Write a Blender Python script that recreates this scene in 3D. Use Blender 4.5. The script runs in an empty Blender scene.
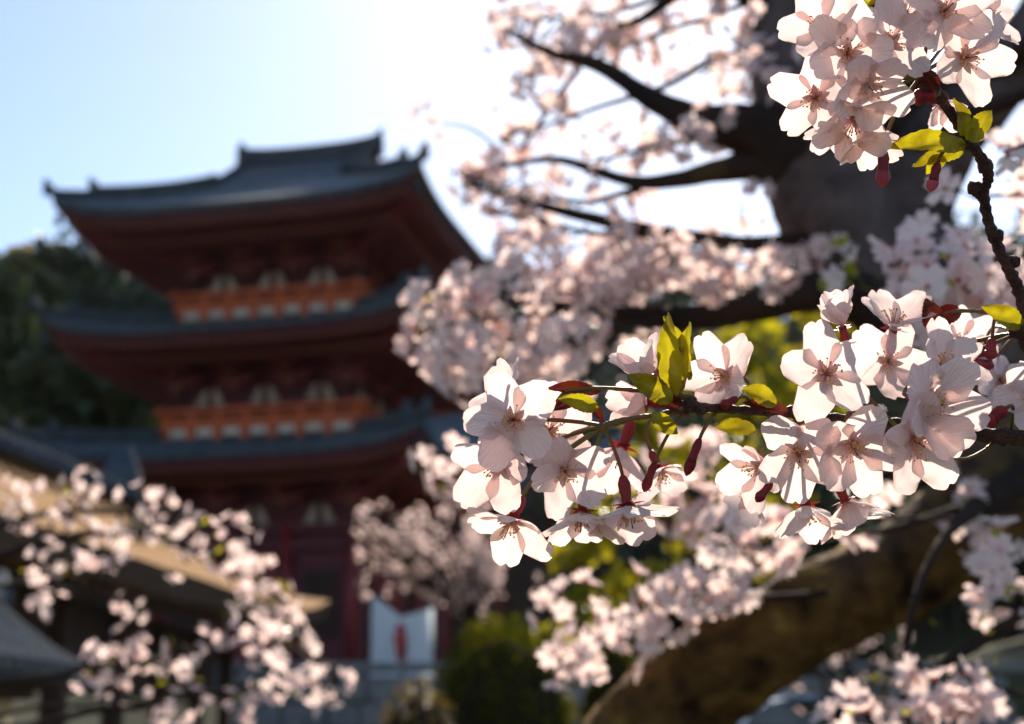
import bpy, math, random
import numpy as np
from mathutils import Vector, Matrix, Euler, noise
R = math.radians
random.seed(7); rng = np.random.default_rng(7)
sc = bpy.context.scene
col = sc.collection

# ------------------------------------------------------------------ camera
CAMZ, PITCH, FPX = 1.6, 0.246, 1422.0
cd = bpy.data.cameras.new('camera'); cam = bpy.data.objects.new('camera', cd); col.objects.link(cam)
cam.location = (0, 0, CAMZ); cam.rotation_euler = (math.pi/2 + PITCH, 0, 0)
cd.sensor_width = 36; cd.lens = FPX*36/1024; cd.clip_start = 0.02; cd.clip_end = 3000
cd.dof.use_dof = True; cd.dof.focus_distance = 0.50; cd.dof.aperture_fstop = 11.5; cd.dof.aperture_blades = 0
sc.camera = cam
# ------------------------------------------------------------------ world, sun, exposure
SUN_AZ, SUN_EL = R(9.0), R(36.0)          # azimuth clockwise from +Y
w = bpy.data.worlds.new('World'); sc.world = w; w.use_nodes = True
nt = w.node_tree; bg = nt.nodes['Background']; sky = nt.nodes.new('ShaderNodeTexSky')
sky.sky_type = 'NISHITA'; sky.sun_disc = False; sky.sun_elevation = SUN_EL; sky.sun_rotation = SUN_AZ
sky.air_density = 1.0; sky.dust_density = 0.55; sky.ozone_density = 2.0; sky.altitude = 200
nt.links.new(sky.outputs[0], bg.inputs[0]); bg.inputs[1].default_value = 0.066
sl = bpy.data.lights.new('sun', 'SUN'); sl.energy = 3.7; sl.angle = R(0.6); sl.color = (1.0, 0.88, 0.72)
so = bpy.data.objects.new('sun', sl); col.objects.link(so); so.location = (0, 0, 60)
sv = Vector((math.sin(SUN_AZ)*math.cos(SUN_EL), math.cos(SUN_AZ)*math.cos(SUN_EL), math.sin(SUN_EL)))
so.rotation_euler = sv.to_track_quat('Z', 'Y').to_euler()
vs = sc.view_settings
vs.view_transform = 'Standard'; vs.look = 'None'; vs.gamma = 1; vs.use_curve_mapping = False; vs.exposure = 1.45
sc.cycles.use_denoising = True
sc.cycles.max_bounces = 8; sc.cycles.transparent_max_bounces = 8; sc.cycles.transmission_bounces = 4
sc.cycles.sample_clamp_indirect = 6

CR = Euler((math.pi/2 + PITCH, 0, 0)).to_matrix()
def at(px, py, d):
    """point of the place seen at a pixel, d metres deep"""
    return Vector((0, 0, CAMZ)) + CR @ Vector(((px-512)/FPX*d, (362-py)/FPX*d, -d))
def cdir(x, y, z): return (CR @ Vector((x, y, z))).normalized()

# ------------------------------------------------------------------ materials
def mat(name, base, rough=0.6, noise_scale=None, second=None, amt=0.5, bump=0.0, bump_scale=None, spec=0.3, detail=6, third=None, stretch=None):
    m = bpy.data.materials.new(name); m.use_nodes = True; t = m.node_tree
    b = t.nodes['Principled BSDF']; b.inputs['Roughness'].default_value = rough
    b.inputs['Base Color'].default_value = (*base, 1); b.inputs['Specular IOR Level'].default_value = spec
    tc = t.nodes.new('ShaderNodeTexCoord'); co = tc.outputs['Object']
    if stretch:
        mp = t.nodes.new('ShaderNodeMapping'); mp.inputs['Scale'].default_value = stretch
        t.links.new(co, mp.inputs[0]); co = mp.outputs[0]
    if second:
        n = t.nodes.new('ShaderNodeTexNoise'); n.inputs['Scale'].default_value = noise_scale; n.inputs['Detail'].default_value = detail
        t.links.new(co, n.inputs['Vector'])
        r = t.nodes.new('ShaderNodeValToRGB'); e = r.color_ramp.elements
        e[0].position = 0.5-0.22*amt-.05; e[0].color = (*base, 1); e[1].position = 0.5+0.22*amt; e[1].color = (*second, 1)
        if third:
            k = r.color_ramp.elements.new(0.72); k.color = (*third, 1)
        t.links.new(n.outputs['Fac'], r.inputs[0]); t.links.new(r.outputs[0], b.inputs['Base Color'])
    if bump:
        n2 = t.nodes.new('ShaderNodeTexNoise'); n2.inputs['Scale'].default_value = bump_scale or 20; n2.inputs['Detail'].default_value = 8
        t.links.new(co, n2.inputs['Vector'])
        bp = t.nodes.new('ShaderNodeBump'); bp.inputs['Strength'].default_value = bump; bp.inputs['Distance'].default_value = 0.02
        t.links.new(n2.outputs['Fac'], bp.inputs['Height']); t.links.new(bp.outputs[0], b.inputs['Normal'])
    return m
def leafmat(name, c1, c2, trans, tr_col, scale=8, rough=0.45, spec=0.25, sub=None):
    """thin leaf or petal: diffuse and translucent, small gloss"""
    m = bpy.data.materials.new(name); m.use_nodes = True; t = m.node_tree
    for n in list(t.nodes): t.nodes.remove(n)
    out = t.nodes.new('ShaderNodeOutputMaterial'); tc = t.nodes.new('ShaderNodeTexCoord')
    n = t.nodes.new('ShaderNodeTexNoise'); n.inputs['Scale'].default_value = scale; n.inputs['Detail'].default_value = 3
    t.links.new(tc.outputs['Object'], n.inputs['Vector'])
    r = t.nodes.new('ShaderNodeValToRGB'); e = r.color_ramp.elements
    e[0].position = .38; e[0].color = (*c1, 1); e[1].position = .62; e[1].color = (*c2, 1)
    t.links.new(n.outputs['Fac'], r.inputs[0])
    p = t.nodes.new('ShaderNodeBsdfPrincipled'); p.inputs['Roughness'].default_value = rough; p.inputs['Specular IOR Level'].default_value = spec
    tr = t.nodes.new('ShaderNodeBsdfTranslucent')
    mul = t.nodes.new('ShaderNodeMix'); mul.data_type = 'RGBA'; mul.blend_type = 'MULTIPLY'; mul.inputs[0].default_value = 1
    t.links.new(r.outputs[0], mul.inputs[6]); mul.inputs[7].default_value = (*tr_col, 1)
    t.links.new(r.outputs[0], p.inputs['Base Color']); t.links.new(mul.outputs[2], tr.inputs[0])
    mx = t.nodes.new('ShaderNodeMixShader'); mx.inputs[0].default_value = trans
    t.links.new(p.outputs[0], mx.inputs[1]); t.links.new(tr.outputs[0], mx.inputs[2]); t.links.new(mx.outputs[0], out.inputs[0])
    return m
def petal_near():
    """white pink petal: pink claw, faint veins that fan out, fine crinkle"""
    m = bpy.data.materials.new('petal_near'); m.use_nodes = True; t = m.node_tree; L = t.links
    for n in list(t.nodes): t.nodes.remove(n)
    N = t.nodes.new; out = N('ShaderNodeOutputMaterial'); tc = N('ShaderNodeTexCoord')
    sx = N('ShaderNodeSeparateXYZ'); L.new(tc.outputs['Object'], sx.inputs[0])
    oi = N('ShaderNodeObjectInfo')
    nz = N('ShaderNodeTexNoise'); nz.inputs['Scale'].default_value = 5; nz.inputs['Detail'].default_value = 4
    L.new(tc.outputs['Object'], nz.inputs['Vector'])
    ad = N('ShaderNodeMath'); ad.operation = 'MULTIPLY_ADD'; L.new(nz.outputs['Fac'], ad.inputs[0]); ad.inputs[1].default_value = .22; L.new(sx.outputs['Y'], ad.inputs[2])
    r = N('ShaderNodeValToRGB'); e = r.color_ramp.elements
    e[0].position = .12; e[0].color = (.66, .20, .22, 1)
    e[1].position = .20; e[1].color = (.90, .72, .73, 1)
    k = e.new(.32); k.color = (.92, .82, .81, 1); k = e.new(.95); k.color = (.93, .85, .84, 1); k = e.new(1.); k.color = (.93, .83, .82, 1)
    L.new(ad.outputs[0], r.inputs[0])
    # veins: angle x/y
    dv = N('ShaderNodeMath'); dv.operation = 'DIVIDE'; L.new(sx.outputs['X'], dv.inputs[0])
    ay = N('ShaderNodeMath'); ay.operation = 'ADD'; L.new(sx.outputs['Y'], ay.inputs[0]); ay.inputs[1].default_value = .18; L.new(ay.outputs[0], dv.inputs[1])
    cb = N('ShaderNodeCombineXYZ'); L.new(dv.outputs[0], cb.inputs[0])
    y2 = N('ShaderNodeMath'); y2.operation = 'MULTIPLY'; L.new(sx.outputs['Y'], y2.inputs[0]); y2.inputs[1].default_value = .10; L.new(y2.outputs[0], cb.inputs[1]); L.new(oi.outputs['Random'], cb.inputs[2])
    vn = N('ShaderNodeTexNoise'); vn.inputs['Scale'].default_value = 22; vn.inputs['Detail'].default_value = 3; vn.inputs['Distortion'].default_value = .3
    L.new(cb.outputs[0], vn.inputs['Vector'])
    vr = N('ShaderNodeValToRGB'); vr.color_ramp.elements[0].position = .35; vr.color_ramp.elements[0].color = (.95, .90, .905, 1); vr.color_ramp.elements[1].position = .55; vr.color_ramp.elements[1].color = (1, 1, 1, 1)
    L.new(vn.outputs['Fac'], vr.inputs[0])
    mv = N('ShaderNodeMix'); mv.data_type = 'RGBA'; mv.blend_type = 'MULTIPLY'; mv.inputs[0].default_value = .8; L.new(r.outputs[0], mv.inputs[6]); L.new(vr.outputs[0], mv.inputs[7])
    # per petal tint
    tr_ = N('ShaderNodeValToRGB'); tr_.color_ramp.elements[0].color = (1, 1, 1, 1); tr_.color_ramp.elements[1].color = (1, .92, .925, 1); L.new(oi.outputs['Random'], tr_.inputs[0])
    mt = N('ShaderNodeMix'); mt.data_type = 'RGBA'; mt.blend_type = 'MULTIPLY'; mt.inputs[0].default_value = 1; L.new(mv.outputs[2], mt.inputs[6]); L.new(tr_.outputs[0], mt.inputs[7])
    bp = N('ShaderNodeBump'); bp.inputs['Strength'].default_value = .5; bp.inputs['Distance'].default_value = .015
    L.new(vn.outputs['Fac'], bp.inputs['Height'])
    p = N('ShaderNodeBsdfPrincipled'); p.inputs['Roughness'].default_value = .55; p.inputs['Specular IOR Level'].default_value = .25; p.inputs['Sheen Weight'].default_value = .1
    L.new(mt.outputs[2], p.inputs['Base Color']); L.new(bp.outputs[0], p.inputs['Normal'])
    tl = N('ShaderNodeBsdfTranslucent'); mw = N('ShaderNodeMix'); mw.data_type = 'RGBA'; mw.blend_type = 'MULTIPLY'; mw.inputs[0].default_value = 1; L.new(mt.outputs[2], mw.inputs[6]); mw.inputs[7].default_value = (1, .92, .89, 1)
    L.new(mw.outputs[2], tl.inputs[0])
    mx = N('ShaderNodeMixShader'); mx.inputs[0].default_value = .5; L.new(p.outputs[0], mx.inputs[1]); L.new(tl.outputs[0], mx.inputs[2]); L.new(mx.outputs[0], out.inputs[0])
    return m
M = {}
M['petal'] = petal_near()
M['petal_far'] = leafmat('petal_soft', (.90, .74, .73), (.93, .83, .81), .55, (1, .90, .86), 14, .55)
M['heart'] = mat('flower_heart', (.50, .13, .07), .5)
M['filament'] = leafmat('filament', (.88, .66, .58), (.92, .80, .74), .4, (1, .9, .8), 30)
M['anther'] = leafmat('anther', (.74, .46, .10), (.84, .60, .18), .35, (1, .9, .6), 60)
M['calyx'] = leafmat('calyx_red', (.22, .018, .028), (.36, .05, .05), .30, (1, .35, .35), 60)
M['pedicel'] = leafmat('pedicel_green', (.14, .13, .03), (.24, .10, .05), .2, (1, .9, .3), 90)
M['budpink'] = leafmat('bud_pink', (.34, .04, .06), (.54, .13, .16), .35, (1, .6, .6), 40)
M['leaf'] = leafmat('young_leaf', (.17, .13, .012), (.40, .35, .02), .6, (1, .97, .3), 95, .4, .4)
M['bract'] = leafmat('red_bract', (.085, .012, .014), (.14, .045, .02), .25, (1, .4, .3), 120)
M['twig'] = mat('twig_bark', (.05, .018, .014), .6, 160, (.13, .06, .045), .6, .8, 500)
M['bark'] = mat('cherry_bark', (.022, .015, .014), .9, 9, (.055, .034, .026), .8, 1.0, 28, third=(.085, .055, .03), stretch=(1, 1, .6), spec=.08)
M['moss'] = mat('mossy_veiled_bark', (.016, .009, .006), .9, 22, (.15, .082, .024), .55, 1.0, 45, third=(.30, .21, .05), spec=.08, detail=9)
M['darkbark'] = mat('dark_bark', (.02, .014, .012), .9, 9, (.045, .03, .024), .8, spec=.08)
M['yleaf'] = leafmat('yellow_green_leaf', (.26, .25, .015), (.42, .36, .02), .55, (1, 1, .4), 3, .35, .5)
M['bushleaf'] = leafmat('bush_leaf', (.05, .065, .010), (.19, .175, .014), .55, (1, 1, .25), 3, 1.0, .0)
M['wood_leaf'] = leafmat('forest_leaf', (.018, .035, .024), (.04, .062, .032), .25, (1, 1, .5), .12, .45, .3)
M['oakleaf'] = leafmat('tree_leaf_green', (.03, .05, .02), (.06, .085, .03), .35, (1, 1, .4), .5, .4, .4)
M['goldleaf'] = leafmat('golden_leaf', (.22, .16, .02), (.34, .22, .03), .4, (1, .9, .4), .5, .4, .4)
M['tile'] = mat('roof_tile', (.048, .070, .088), .6, 3, (.105, .135, .155), .9, .4, 12, .25)
M['tile_edge'] = mat('ridge_tile', (.04, .052, .062), .85, 4, (.075, .095, .11), .8, .3, 12, .05)
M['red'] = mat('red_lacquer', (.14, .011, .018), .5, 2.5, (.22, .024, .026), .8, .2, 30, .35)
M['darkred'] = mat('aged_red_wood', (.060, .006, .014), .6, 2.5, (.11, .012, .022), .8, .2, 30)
M['vermilion'] = mat('vermilion_paint', (.52, .075, .018), .5, 5, (.68, .14, .03), .9)
M['plaster'] = mat('cream_plaster', (.30, .235, .18), .8, 3, (.42, .34, .27), .8)
M['white'] = mat('white_plaster', (.50, .40, .34), .8, 3, (.72, .60, .51), .9)
M['ochre'] = mat('faded_ochre_paint', (.24, .075, .035), .6)
M['gold'] = mat('gilt_cap', (.55, .36, .12), .4)
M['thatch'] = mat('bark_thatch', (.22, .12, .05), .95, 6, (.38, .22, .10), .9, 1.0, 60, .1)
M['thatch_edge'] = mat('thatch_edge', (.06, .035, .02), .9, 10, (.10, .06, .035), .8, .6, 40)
M['timber'] = mat('dark_timber', (.030, .018, .014), .7, 6, (.06, .035, .025), .8, .3, 40)
M['wallcream'] = mat('ochre_plaster', (.50, .40, .24), .85, 2, (.60, .50, .32), .8, .2, 60)
M['stone'] = mat('grey_stone', (.13, .13, .135), .85, 3, (.24, .23, .22), .8, .6, 14)
M['mortar'] = mat('dark_joint', (.05, .05, .05), .9)
M['cloth'] = leafmat('white_cloth', (.78, .81, .84), (.82, .84, .86), .35, (.9, .95, 1), 8, .8)
M['old_tile'] = mat('weathered_tile', (.035, .05, .065), .85, 5, (.08, .10, .12), .9, .6, 20, .05)
M['emblem'] = mat('red_emblem', (.40, .04, .04), .7)
M['blue'] = mat('blue_metal_roof', (.07, .14, .26), .7, 2, (.10, .18, .30), .7, 0, None, .1)
M['soil'] = mat('soil', (.055, .042, .030), .95, .35, (.07, .075, .03), .9, .5, 3, .1, third=(.11, .095, .08))
M['path'] = mat('gravel_path', (.20, .18, .16), .95, 6, (.30, .27, .24), .8, .6, 40)

def mossy(m):
    t = m.node_tree; b = t.nodes['Principled BSDF']; L = t.links
    low = b.inputs['Base Color'].links[0].from_socket
    g = t.nodes.new('ShaderNodeNewGeometry'); sx = t.nodes.new('ShaderNodeSeparateXYZ'); L.new(g.outputs['Position'], sx.inputs[0])
    n = t.nodes.new('ShaderNodeTexNoise'); n.inputs['Scale'].default_value = 6; L.new(g.outputs['Position'], n.inputs['Vector'])
    a = t.nodes.new('ShaderNodeMath'); a.operation = 'MULTIPLY_ADD'; L.new(n.outputs['Fac'], a.inputs[0]); a.inputs[1].default_value = .35; L.new(sx.outputs['Z'], a.inputs[2])
    r = t.nodes.new('ShaderNodeMapRange'); r.inputs[1].default_value = 1.98; r.inputs[2].default_value = 2.25; L.new(a.outputs[0], r.inputs[0])
    n2 = t.nodes.new('ShaderNodeTexNoise'); n2.inputs['Scale'].default_value = 14; n2.inputs['Detail'].default_value = 6; L.new(g.outputs['Position'], n2.inputs['Vector'])
    c = t.nodes.new('ShaderNodeValToRGB'); e = c.color_ramp.elements; e[0].position = .35; e[0].color = (.060, .042, .042, 1); e[1].position = .65; e[1].color = (.16, .115, .105, 1); L.new(n2.outputs['Fac'], c.inputs[0])  # upper bark paled to purple-grey; veiling glare is put into the colour
    x = t.nodes.new('ShaderNodeMix'); x.data_type = 'RGBA'; L.new(r.outputs[0], x.inputs[0]); L.new(low, x.inputs[6]); L.new(c.outputs[0], x.inputs[7]); L.new(x.outputs[2], b.inputs['Base Color'])
mossy(M['moss'])
# ------------------------------------------------------------------ mesh building
ORG = {}
class MB:
    def __init__(s): s.v = []; s.f = []; s.m = []; s.n = 0
    def add(s, v, f, m=0):
        v = np.asarray(v, float).reshape(-1, 3)
        s.v.append(v); s.f += [tuple(i + s.n for i in q) for q in f]; s.m += [m]*len(f); s.n += len(v); return s
    def addn(s, v, f, m=0):          # numpy faces of equal size
        s.v.append(v.reshape(-1, 3)); s.f += (f + s.n).tolist(); s.m += [m]*len(f); s.n += len(v.reshape(-1, 3)); return s
    def box(s, c, size, m=0, rz=0, bev=0.0, mtx=None):
        hx, hy, hz = [q/2 for q in size]
        if bev and min(hx, hy, hz) > bev*1.2:
            vv, ff = [], []
            for sx in (-1, 1):
                for sy in (-1, 1):
                    for sz in (-1, 1):
                        vv += [(sx*hx, sy*(hy-bev), sz*(hz-bev)), (sx*(hx-bev), sy*hy, sz*(hz-bev)), (sx*(hx-bev), sy*(hy-bev), sz*hz)]
            idx = lambda a, b, c_, k: ((a > 0)*4 + (b > 0)*2 + (c_ > 0))*3 + k
            for q in (-1, 1):
                ff.append([idx(q, a, b, 0) for a, b in ((-1, -1), (1, -1), (1, 1), (-1, 1))][::q])
                ff.append([idx(a, q, b, 1) for a, b in ((-1, -1), (1, -1), (1, 1), (-1, 1))][::-q])
                ff.append([idx(a, b, q, 2) for a, b in ((-1, -1), (1, -1), (1, 1), (-1, 1))][::q])
                for r_ in (-1, 1):
                    ff.append((idx(q, r_, -1, 0), idx(q, r_, 1, 0), idx(q, r_, 1, 1), idx(q, r_, -1, 1)))
                    ff.append((idx(q, -1, r_, 0), idx(q, 1, r_, 0), idx(q, 1, r_, 2), idx(q, -1, r_, 2)))
                    ff.append((idx(-1, q, r_, 1), idx(1, q, r_, 1), idx(1, q, r_, 2), idx(-1, q, r_, 2)))
            for a in (-1, 1):
                for b in (-1, 1):
                    for c_ in (-1, 1): ff.append((idx(a, b, c_, 0), idx(a, b, c_, 1), idx(a, b, c_, 2)))
            v = np.array(vv)
        else:
            v = np.array([(x, y, z) for x in (-hx, hx) for y in (-hy, hy) for z in (-hz, hz)])
            ff = [(0, 1, 3, 2), (4, 6, 7, 5), (0, 4, 5, 1), (2, 3, 7, 6), (0, 2, 6, 4), (1, 5, 7, 3)]
        if mtx is not None: v = v @ np.array(mtx.to_3x3()).T
        elif rz:
            ca, sa = math.cos(rz), math.sin(rz); v = v @ np.array([[ca, sa, 0], [-sa, ca, 0], [0, 0, 1]])
        return s.add(v + np.array(c), ff, m)
    def beam(s, a, b, wd, ht, m=0):
        a, b = Vector(a), Vector(b); d = b-a; q = d.to_track_quat('X', 'Z').to_matrix()
        return s.box((a+b)/2, (d.length, wd, ht), m, mtx=q)
    def tube(s, pts, rad, sides=8, m=0, rough=0.0, cap=True, nscale=8.0, lump=0.0):
        pts = [Vector(p) for p in pts]; n = len(pts); rings = []; up = Vector((0.13, 0.31, 0.94)); 
        prev = None; vv = []
        for i, p in enumerate(pts):
            t = (pts[min(i+1, n-1)] - pts[max(i-1, 0)]).normalized()
            if prev is None:
                u = t.cross(up); u = u.normalized() if u.length > 1e-4 else t.orthogonal().normalized()
            else:
                u = (prev - t*prev.dot(t)).normalized()
            prev = u; v_ = t.cross(u)
            for k in range(sides):
                a = 2*math.pi*k/sides; d = u*math.cos(a) + v_*math.sin(a); r = rad[i]
                if rough or lump:
                    q = p + d*r
                    r *= 1 + rough*noise.noise(q*nscale) + .5*rough*noise.noise(q*nscale*3.1) + lump*noise.noise(q*nscale*.3)
                vv.append(p + d*r)
        ff = [(i*sides+k, i*sides+(k+1) % sides, (i+1)*sides+(k+1) % sides, (i+1)*sides+k) for i in range(n-1) for k in range(sides)]
        if cap: ff += [tuple(range(sides))[::-1], tuple((n-1)*sides+k for k in range(sides))]
        return s.add([tuple(q) for q in vv], ff, m)
    def mark(s): s.k = getattr(s, 'k', [(0, 0, 0)]) + [(len(s.v), len(s.f), s.n)]; return s
    def build_each(s, name, mats, parent, smooth=False, world=True):
        k = getattr(s, 'k', [(0, 0, 0)])
        if k[-1][1] < len(s.f): k = k + [(len(s.v), len(s.f), s.n)]
        for a, b in zip(k, k[1:]):
            q = MB(); q.v = s.v[a[0]:b[0]]; q.f = [tuple(i-a[2] for i in f) for f in s.f[a[1]:b[1]]]; q.m = s.m[a[1]:b[1]]; q.n = b[2]-a[2]
            q.build(name, mats, parent, smooth, world)
    def build(s, name, mats, parent=None, smooth=False, world=True, **props):
        v = np.concatenate(s.v) if s.v else np.zeros((0, 3))
        if parent is not None and world:
            v = v - np.array(ORG.get(parent.name, (0, 0, 0)))
        elif parent is None and world and 'origin' in props:
            o_ = props.pop('origin'); v = v - np.array(o_)
        me = bpy.data.meshes.new(name)
        me.vertices.add(len(v)); me.vertices.foreach_set('co', v.astype(np.float32).ravel())
        lens = np.array([len(q) for q in s.f], dtype=np.int32)
        me.loops.add(int(lens.sum())); me.loops.foreach_set('vertex_index', np.fromiter((i for q in s.f for i in q), dtype=np.int32))
        me.polygons.add(len(lens)); st = np.concatenate([[0], np.cumsum(lens)[:-1]]).astype(np.int32)
        me.polygons.foreach_set('loop_start', st); me.polygons.foreach_set('material_index', np.array(s.m, dtype=np.int32))
        me.update(calc_edges=True); me.validate()
        me.polygons.foreach_set('use_smooth', [bool(smooth)]*len(me.polygons))
        for q in (mats if isinstance(mats, (list, tuple)) else [mats]): me.materials.append(q)
        o = bpy.data.objects.new(name, me); col.objects.link(o)
        if parent is not None:
            o.parent = parent; ORG[o.name] = ORG.get(parent.name, (0, 0, 0))
        return o
def tag(o, label=None, cat=None, group=None, kind=None):
    if label: o['label'] = label
    if cat: o['category'] = cat
    if group: o['group'] = group
    if kind: o['kind'] = kind
    return o
def thing(name, loc, label, cat, group=None, rz=0):
    o = bpy.data.objects.new(name, None); col.objects.link(o); o.location = loc; o.rotation_euler = (0, 0, rz)
    o.empty_display_size = .2
    ORG[o.name] = tuple(loc); return tag(o, label, cat, group)
def obj_thing(mb, name, mats, loc, label, cat, group=None, smooth=False):
    o = mb.build(name, mats, None, smooth, origin=tuple(loc)); o.location = loc; ORG[o.name] = tuple(loc); return tag(o, label, cat, group)
def spline(pts, n):
    """Catmull-Rom through tuples of any length"""
    P = np.array(pts, float); P = np.vstack([2*P[0]-P[1], P, 2*P[-1]-P[-2]]); out = []
    for i in range(1, len(P)-2):
        for k in range(n):
            t = k/n; a, b, c, d = P[i-1:i+3]
            out.append(.5*((2*b)+(-a+c)*t+(2*a-5*b+4*c-d)*t*t+(-a+3*b-3*c+d)*t**3))
    out.append(P[-2]); return np.array(out)
def rand_rot(k):
    q = rng.normal(size=(k, 4)); q /= np.linalg.norm(q, axis=1)[:, None]
    w_, x, y, z = q.T
    return np.stack([1-2*(y*y+z*z), 2*(x*y-z*w_), 2*(x*z+y*w_), 2*(x*y+z*w_), 1-2*(x*x+z*z), 2*(y*z-x*w_), 2*(x*z-y*w_), 2*(y*z+x*w_), 1-2*(x*x+y*y)], 1).reshape(k, 3, 3)
def frames(dirs):
    """rotation matrices whose z column is dirs, random roll"""
    z = dirs/np.linalg.norm(dirs, axis=1)[:, None]; a = rng.normal(size=z.shape)
    x = np.cross(a, z); x /= np.linalg.norm(x, axis=1)[:, None]; y = np.cross(z, x)
    return np.stack([x, y, z], 2)

# ------------------------------------------------------------------ ground, hill, forest
def height(x, y):
    base = 2.25*float(np.clip((y-27.2)/.6, 0, 1))
    t = float(np.clip((y-50)/60, 0, 1)); h = 27*(t*t*(3-2*t))
    if y > 110: h = 27 - min(8, (y-110)*.05)
    side = 1 - .10*math.exp(-((x+5)/30)**2) + .14*noise.noise(Vector((x*.02, y*.02, 3)))
    # the gravelly slope on the right, below the big limb
    r_ = float(np.clip((x-4-.10*y)/14, 0, 1))*float(np.clip((y-14)/22, 0, 1))*3.4
    return base + h*side + r_*(1-t)
def ground():
    xs = np.concatenate([[-1500, -700, -350, -200], np.arange(-130, 131, 4), [200, 350, 700, 1500]])
    ys = np.concatenate([[-1500, -500, -150, -60], np.arange(-24, 26, 4), [27.2, 27.8], np.arange(30, 140, 3), [180, 300, 600, 1500, 2500]])
    v = [(x, y, height(x, y) + (.12*noise.noise(Vector((x*.3, y*.3, 0))) if 26 > y > -30 else 0)) for y in ys for x in xs]
    nx = len(xs); f = [(j*nx+i, j*nx+i+1, (j+1)*nx+i+1, (j+1)*nx+i) for j in range(len(ys)-1) for i in range(nx-1)]
    o = MB().add(v, f).build('ground', M['soil'], smooth=True); o['kind'] = 'structure'
    mb = MB(); pv, pf = [], []
    for j, y in enumerate(np.arange(2, 27, 1.0)):
        cx = -3.2 - .06*y
        for k in (-1, 1): pv.append((cx + k*1.5, y, height(cx, y) + .13))
    for j in range(len(pv)//2-1): pf.append((2*j, 2*j+1, 2*j+3, 2*j+2))
    o = mb.add(pv, pf).build('path', M['path']); o['kind'] = 'structure'
ground()

def leafcloud(centres, radii, per, size, squash=1.0, shell=.45, flat=0.0):
    """leaf-sized quads through the volume of many ellipsoid clumps"""
    V = []
    for c, r in zip(centres, radii):
        k = per; d = rng.normal(size=(k, 3)); d /= np.linalg.norm(d, axis=1)[:, None]
        rr = (rng.random(k)**shell)[:, None]
        p = np.array(c) + d*rr*np.array(r)*(1+.18*rng.normal(size=(k, 1)))
        Rm = rand_rot(k) if not flat else frames(d + rng.normal(size=(k, 3))*.7)
        s = size*(.6+.8*rng.random((k, 1, 1)))
        q = np.array([(-.5, -.28, 0), (0, -.5, .1), (.5, -.1, 0), (.22, .42, -.08), (-.35, .36, .06)])[None]*s
        V.append(np.einsum('kij,kvj->kvi', Rm, q) + p[:, None])
    V = np.concatenate(V); n = len(V)
    F = (np.arange(n)[:, None]*5 + np.arange(5)[None])
    return V.reshape(-1, 3), F
cs, rs = [], []
for i in range(520):
    y = 50 + 58*rng.random()**.8; x = rng.uniform(-.62, .62)*y*1.15
    h = height(x, y); s = rng.uniform(1.7, 3.4)
    if abs(x+6.2) < 9 and y < 60: continue
    for k in range(3):
        cs.append((x+rng.normal()*s*.4, y+rng.normal()*s*.4, h + s*(.8+.9*k))); rs.append(np.array((s, s, s*.9))*(1-.22*k))
V, F = leafcloud(cs, rs, 62, .62)
mb = MB().addn(V, F)
for i in range(0, len(cs), 3):
    mb.tube([(cs[i][0], cs[i][1], cs[i][2]-4), (cs[i][0], cs[i][1], cs[i][2]+1.5)], [.22, .12], 5)
tag(mb.build('forest', M['wood_leaf']), 'dark evergreen wood covering the hillside behind the pagoda', 'forest', kind='stuff')
def broad_tree(name, px, py, d, w_, h_, leafm, label, cat='tree', per=90, lsize=.3, nblob=16, base=None, group=None, trunkr=.16):
    c = at(px, py, d); g = height(c.x, c.y) if base is None else base
    t = thing(name, (c.x, c.y, g), label, cat, 'trees on the hillside')
    cs, rs = [], []
    mb = MB(); top = Vector((c.x, c.y, c.z))
    mb.tube(spline([(c.x+.1, c.y, g-.1), (c.x-.05, c.y, g+(c.z-g)*.4), (c.x+.05, c.y, c.z)], 5), np.linspace(trunkr, trunkr*.4, 11), 8, 0, .2)
    for k in range(nblob):
        dd = rng.normal(size=3); dd /= np.linalg.norm(dd); q = np.array(top) + dd*np.array((w_, w_, h_))*.5*rng.uniform(.35, .8)
        cs.append(q); s = rng.uniform(.18, .34); rs.append(np.array((w_*s, w_*s, h_*s*.8)))
        mb.tube([tuple(top - Vector((0, 0, h_*.25))), tuple((Vector(q)+top)/2 + Vector((0, 0, -.05*h_))), tuple(q)], [trunkr*.35, trunkr*.2, trunkr*.08], 5)
    mb.build('trunk', M['darkbark'], t, True)
    V, F = leafcloud(cs, rs, per, lsize)
    MB().addn(V, F).build('crown', leafm, t)
    return t
broad_tree('evergreen_tree', 20, 330, 62, 8.5, 9, M['oakleaf'], 'dark green tree at left edge of photo, above the tiled ridge', nblob=22, per=150, lsize=.55)
broad_tree('evergreen_tree', 95, 300, 66, 7, 8, M['wood_leaf'], 'bluish dark evergreen close to the left tips of the pagoda eaves', nblob=22, per=150, lsize=.5)
broad_tree('evergreen_tree', 110, 395, 56, 7, 6, M['oakleaf'], 'low dark tree between the pagoda second and lowest left eaves', nblob=20, per=150, lsize=.5)
broad_tree('evergreen_tree', 170, 318, 58, 5.5, 6, M['wood_leaf'], 'dark evergreen just beyond the left end of the top balcony', nblob=20, per=170, lsize=.45)
broad_tree('golden_tree', 26, 262, 70, 2.6, 3.2, M['goldleaf'], 'small golden leafed tree on the far left skyline', nblob=8, per=90, lsize=.4)
broad_tree('evergreen_tree', 985, 330, 48, 8, 7, M['wood_leaf'], 'dark teal evergreen far right behind the leaning trunk', nblob=22, per=140, lsize=.5)

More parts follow.
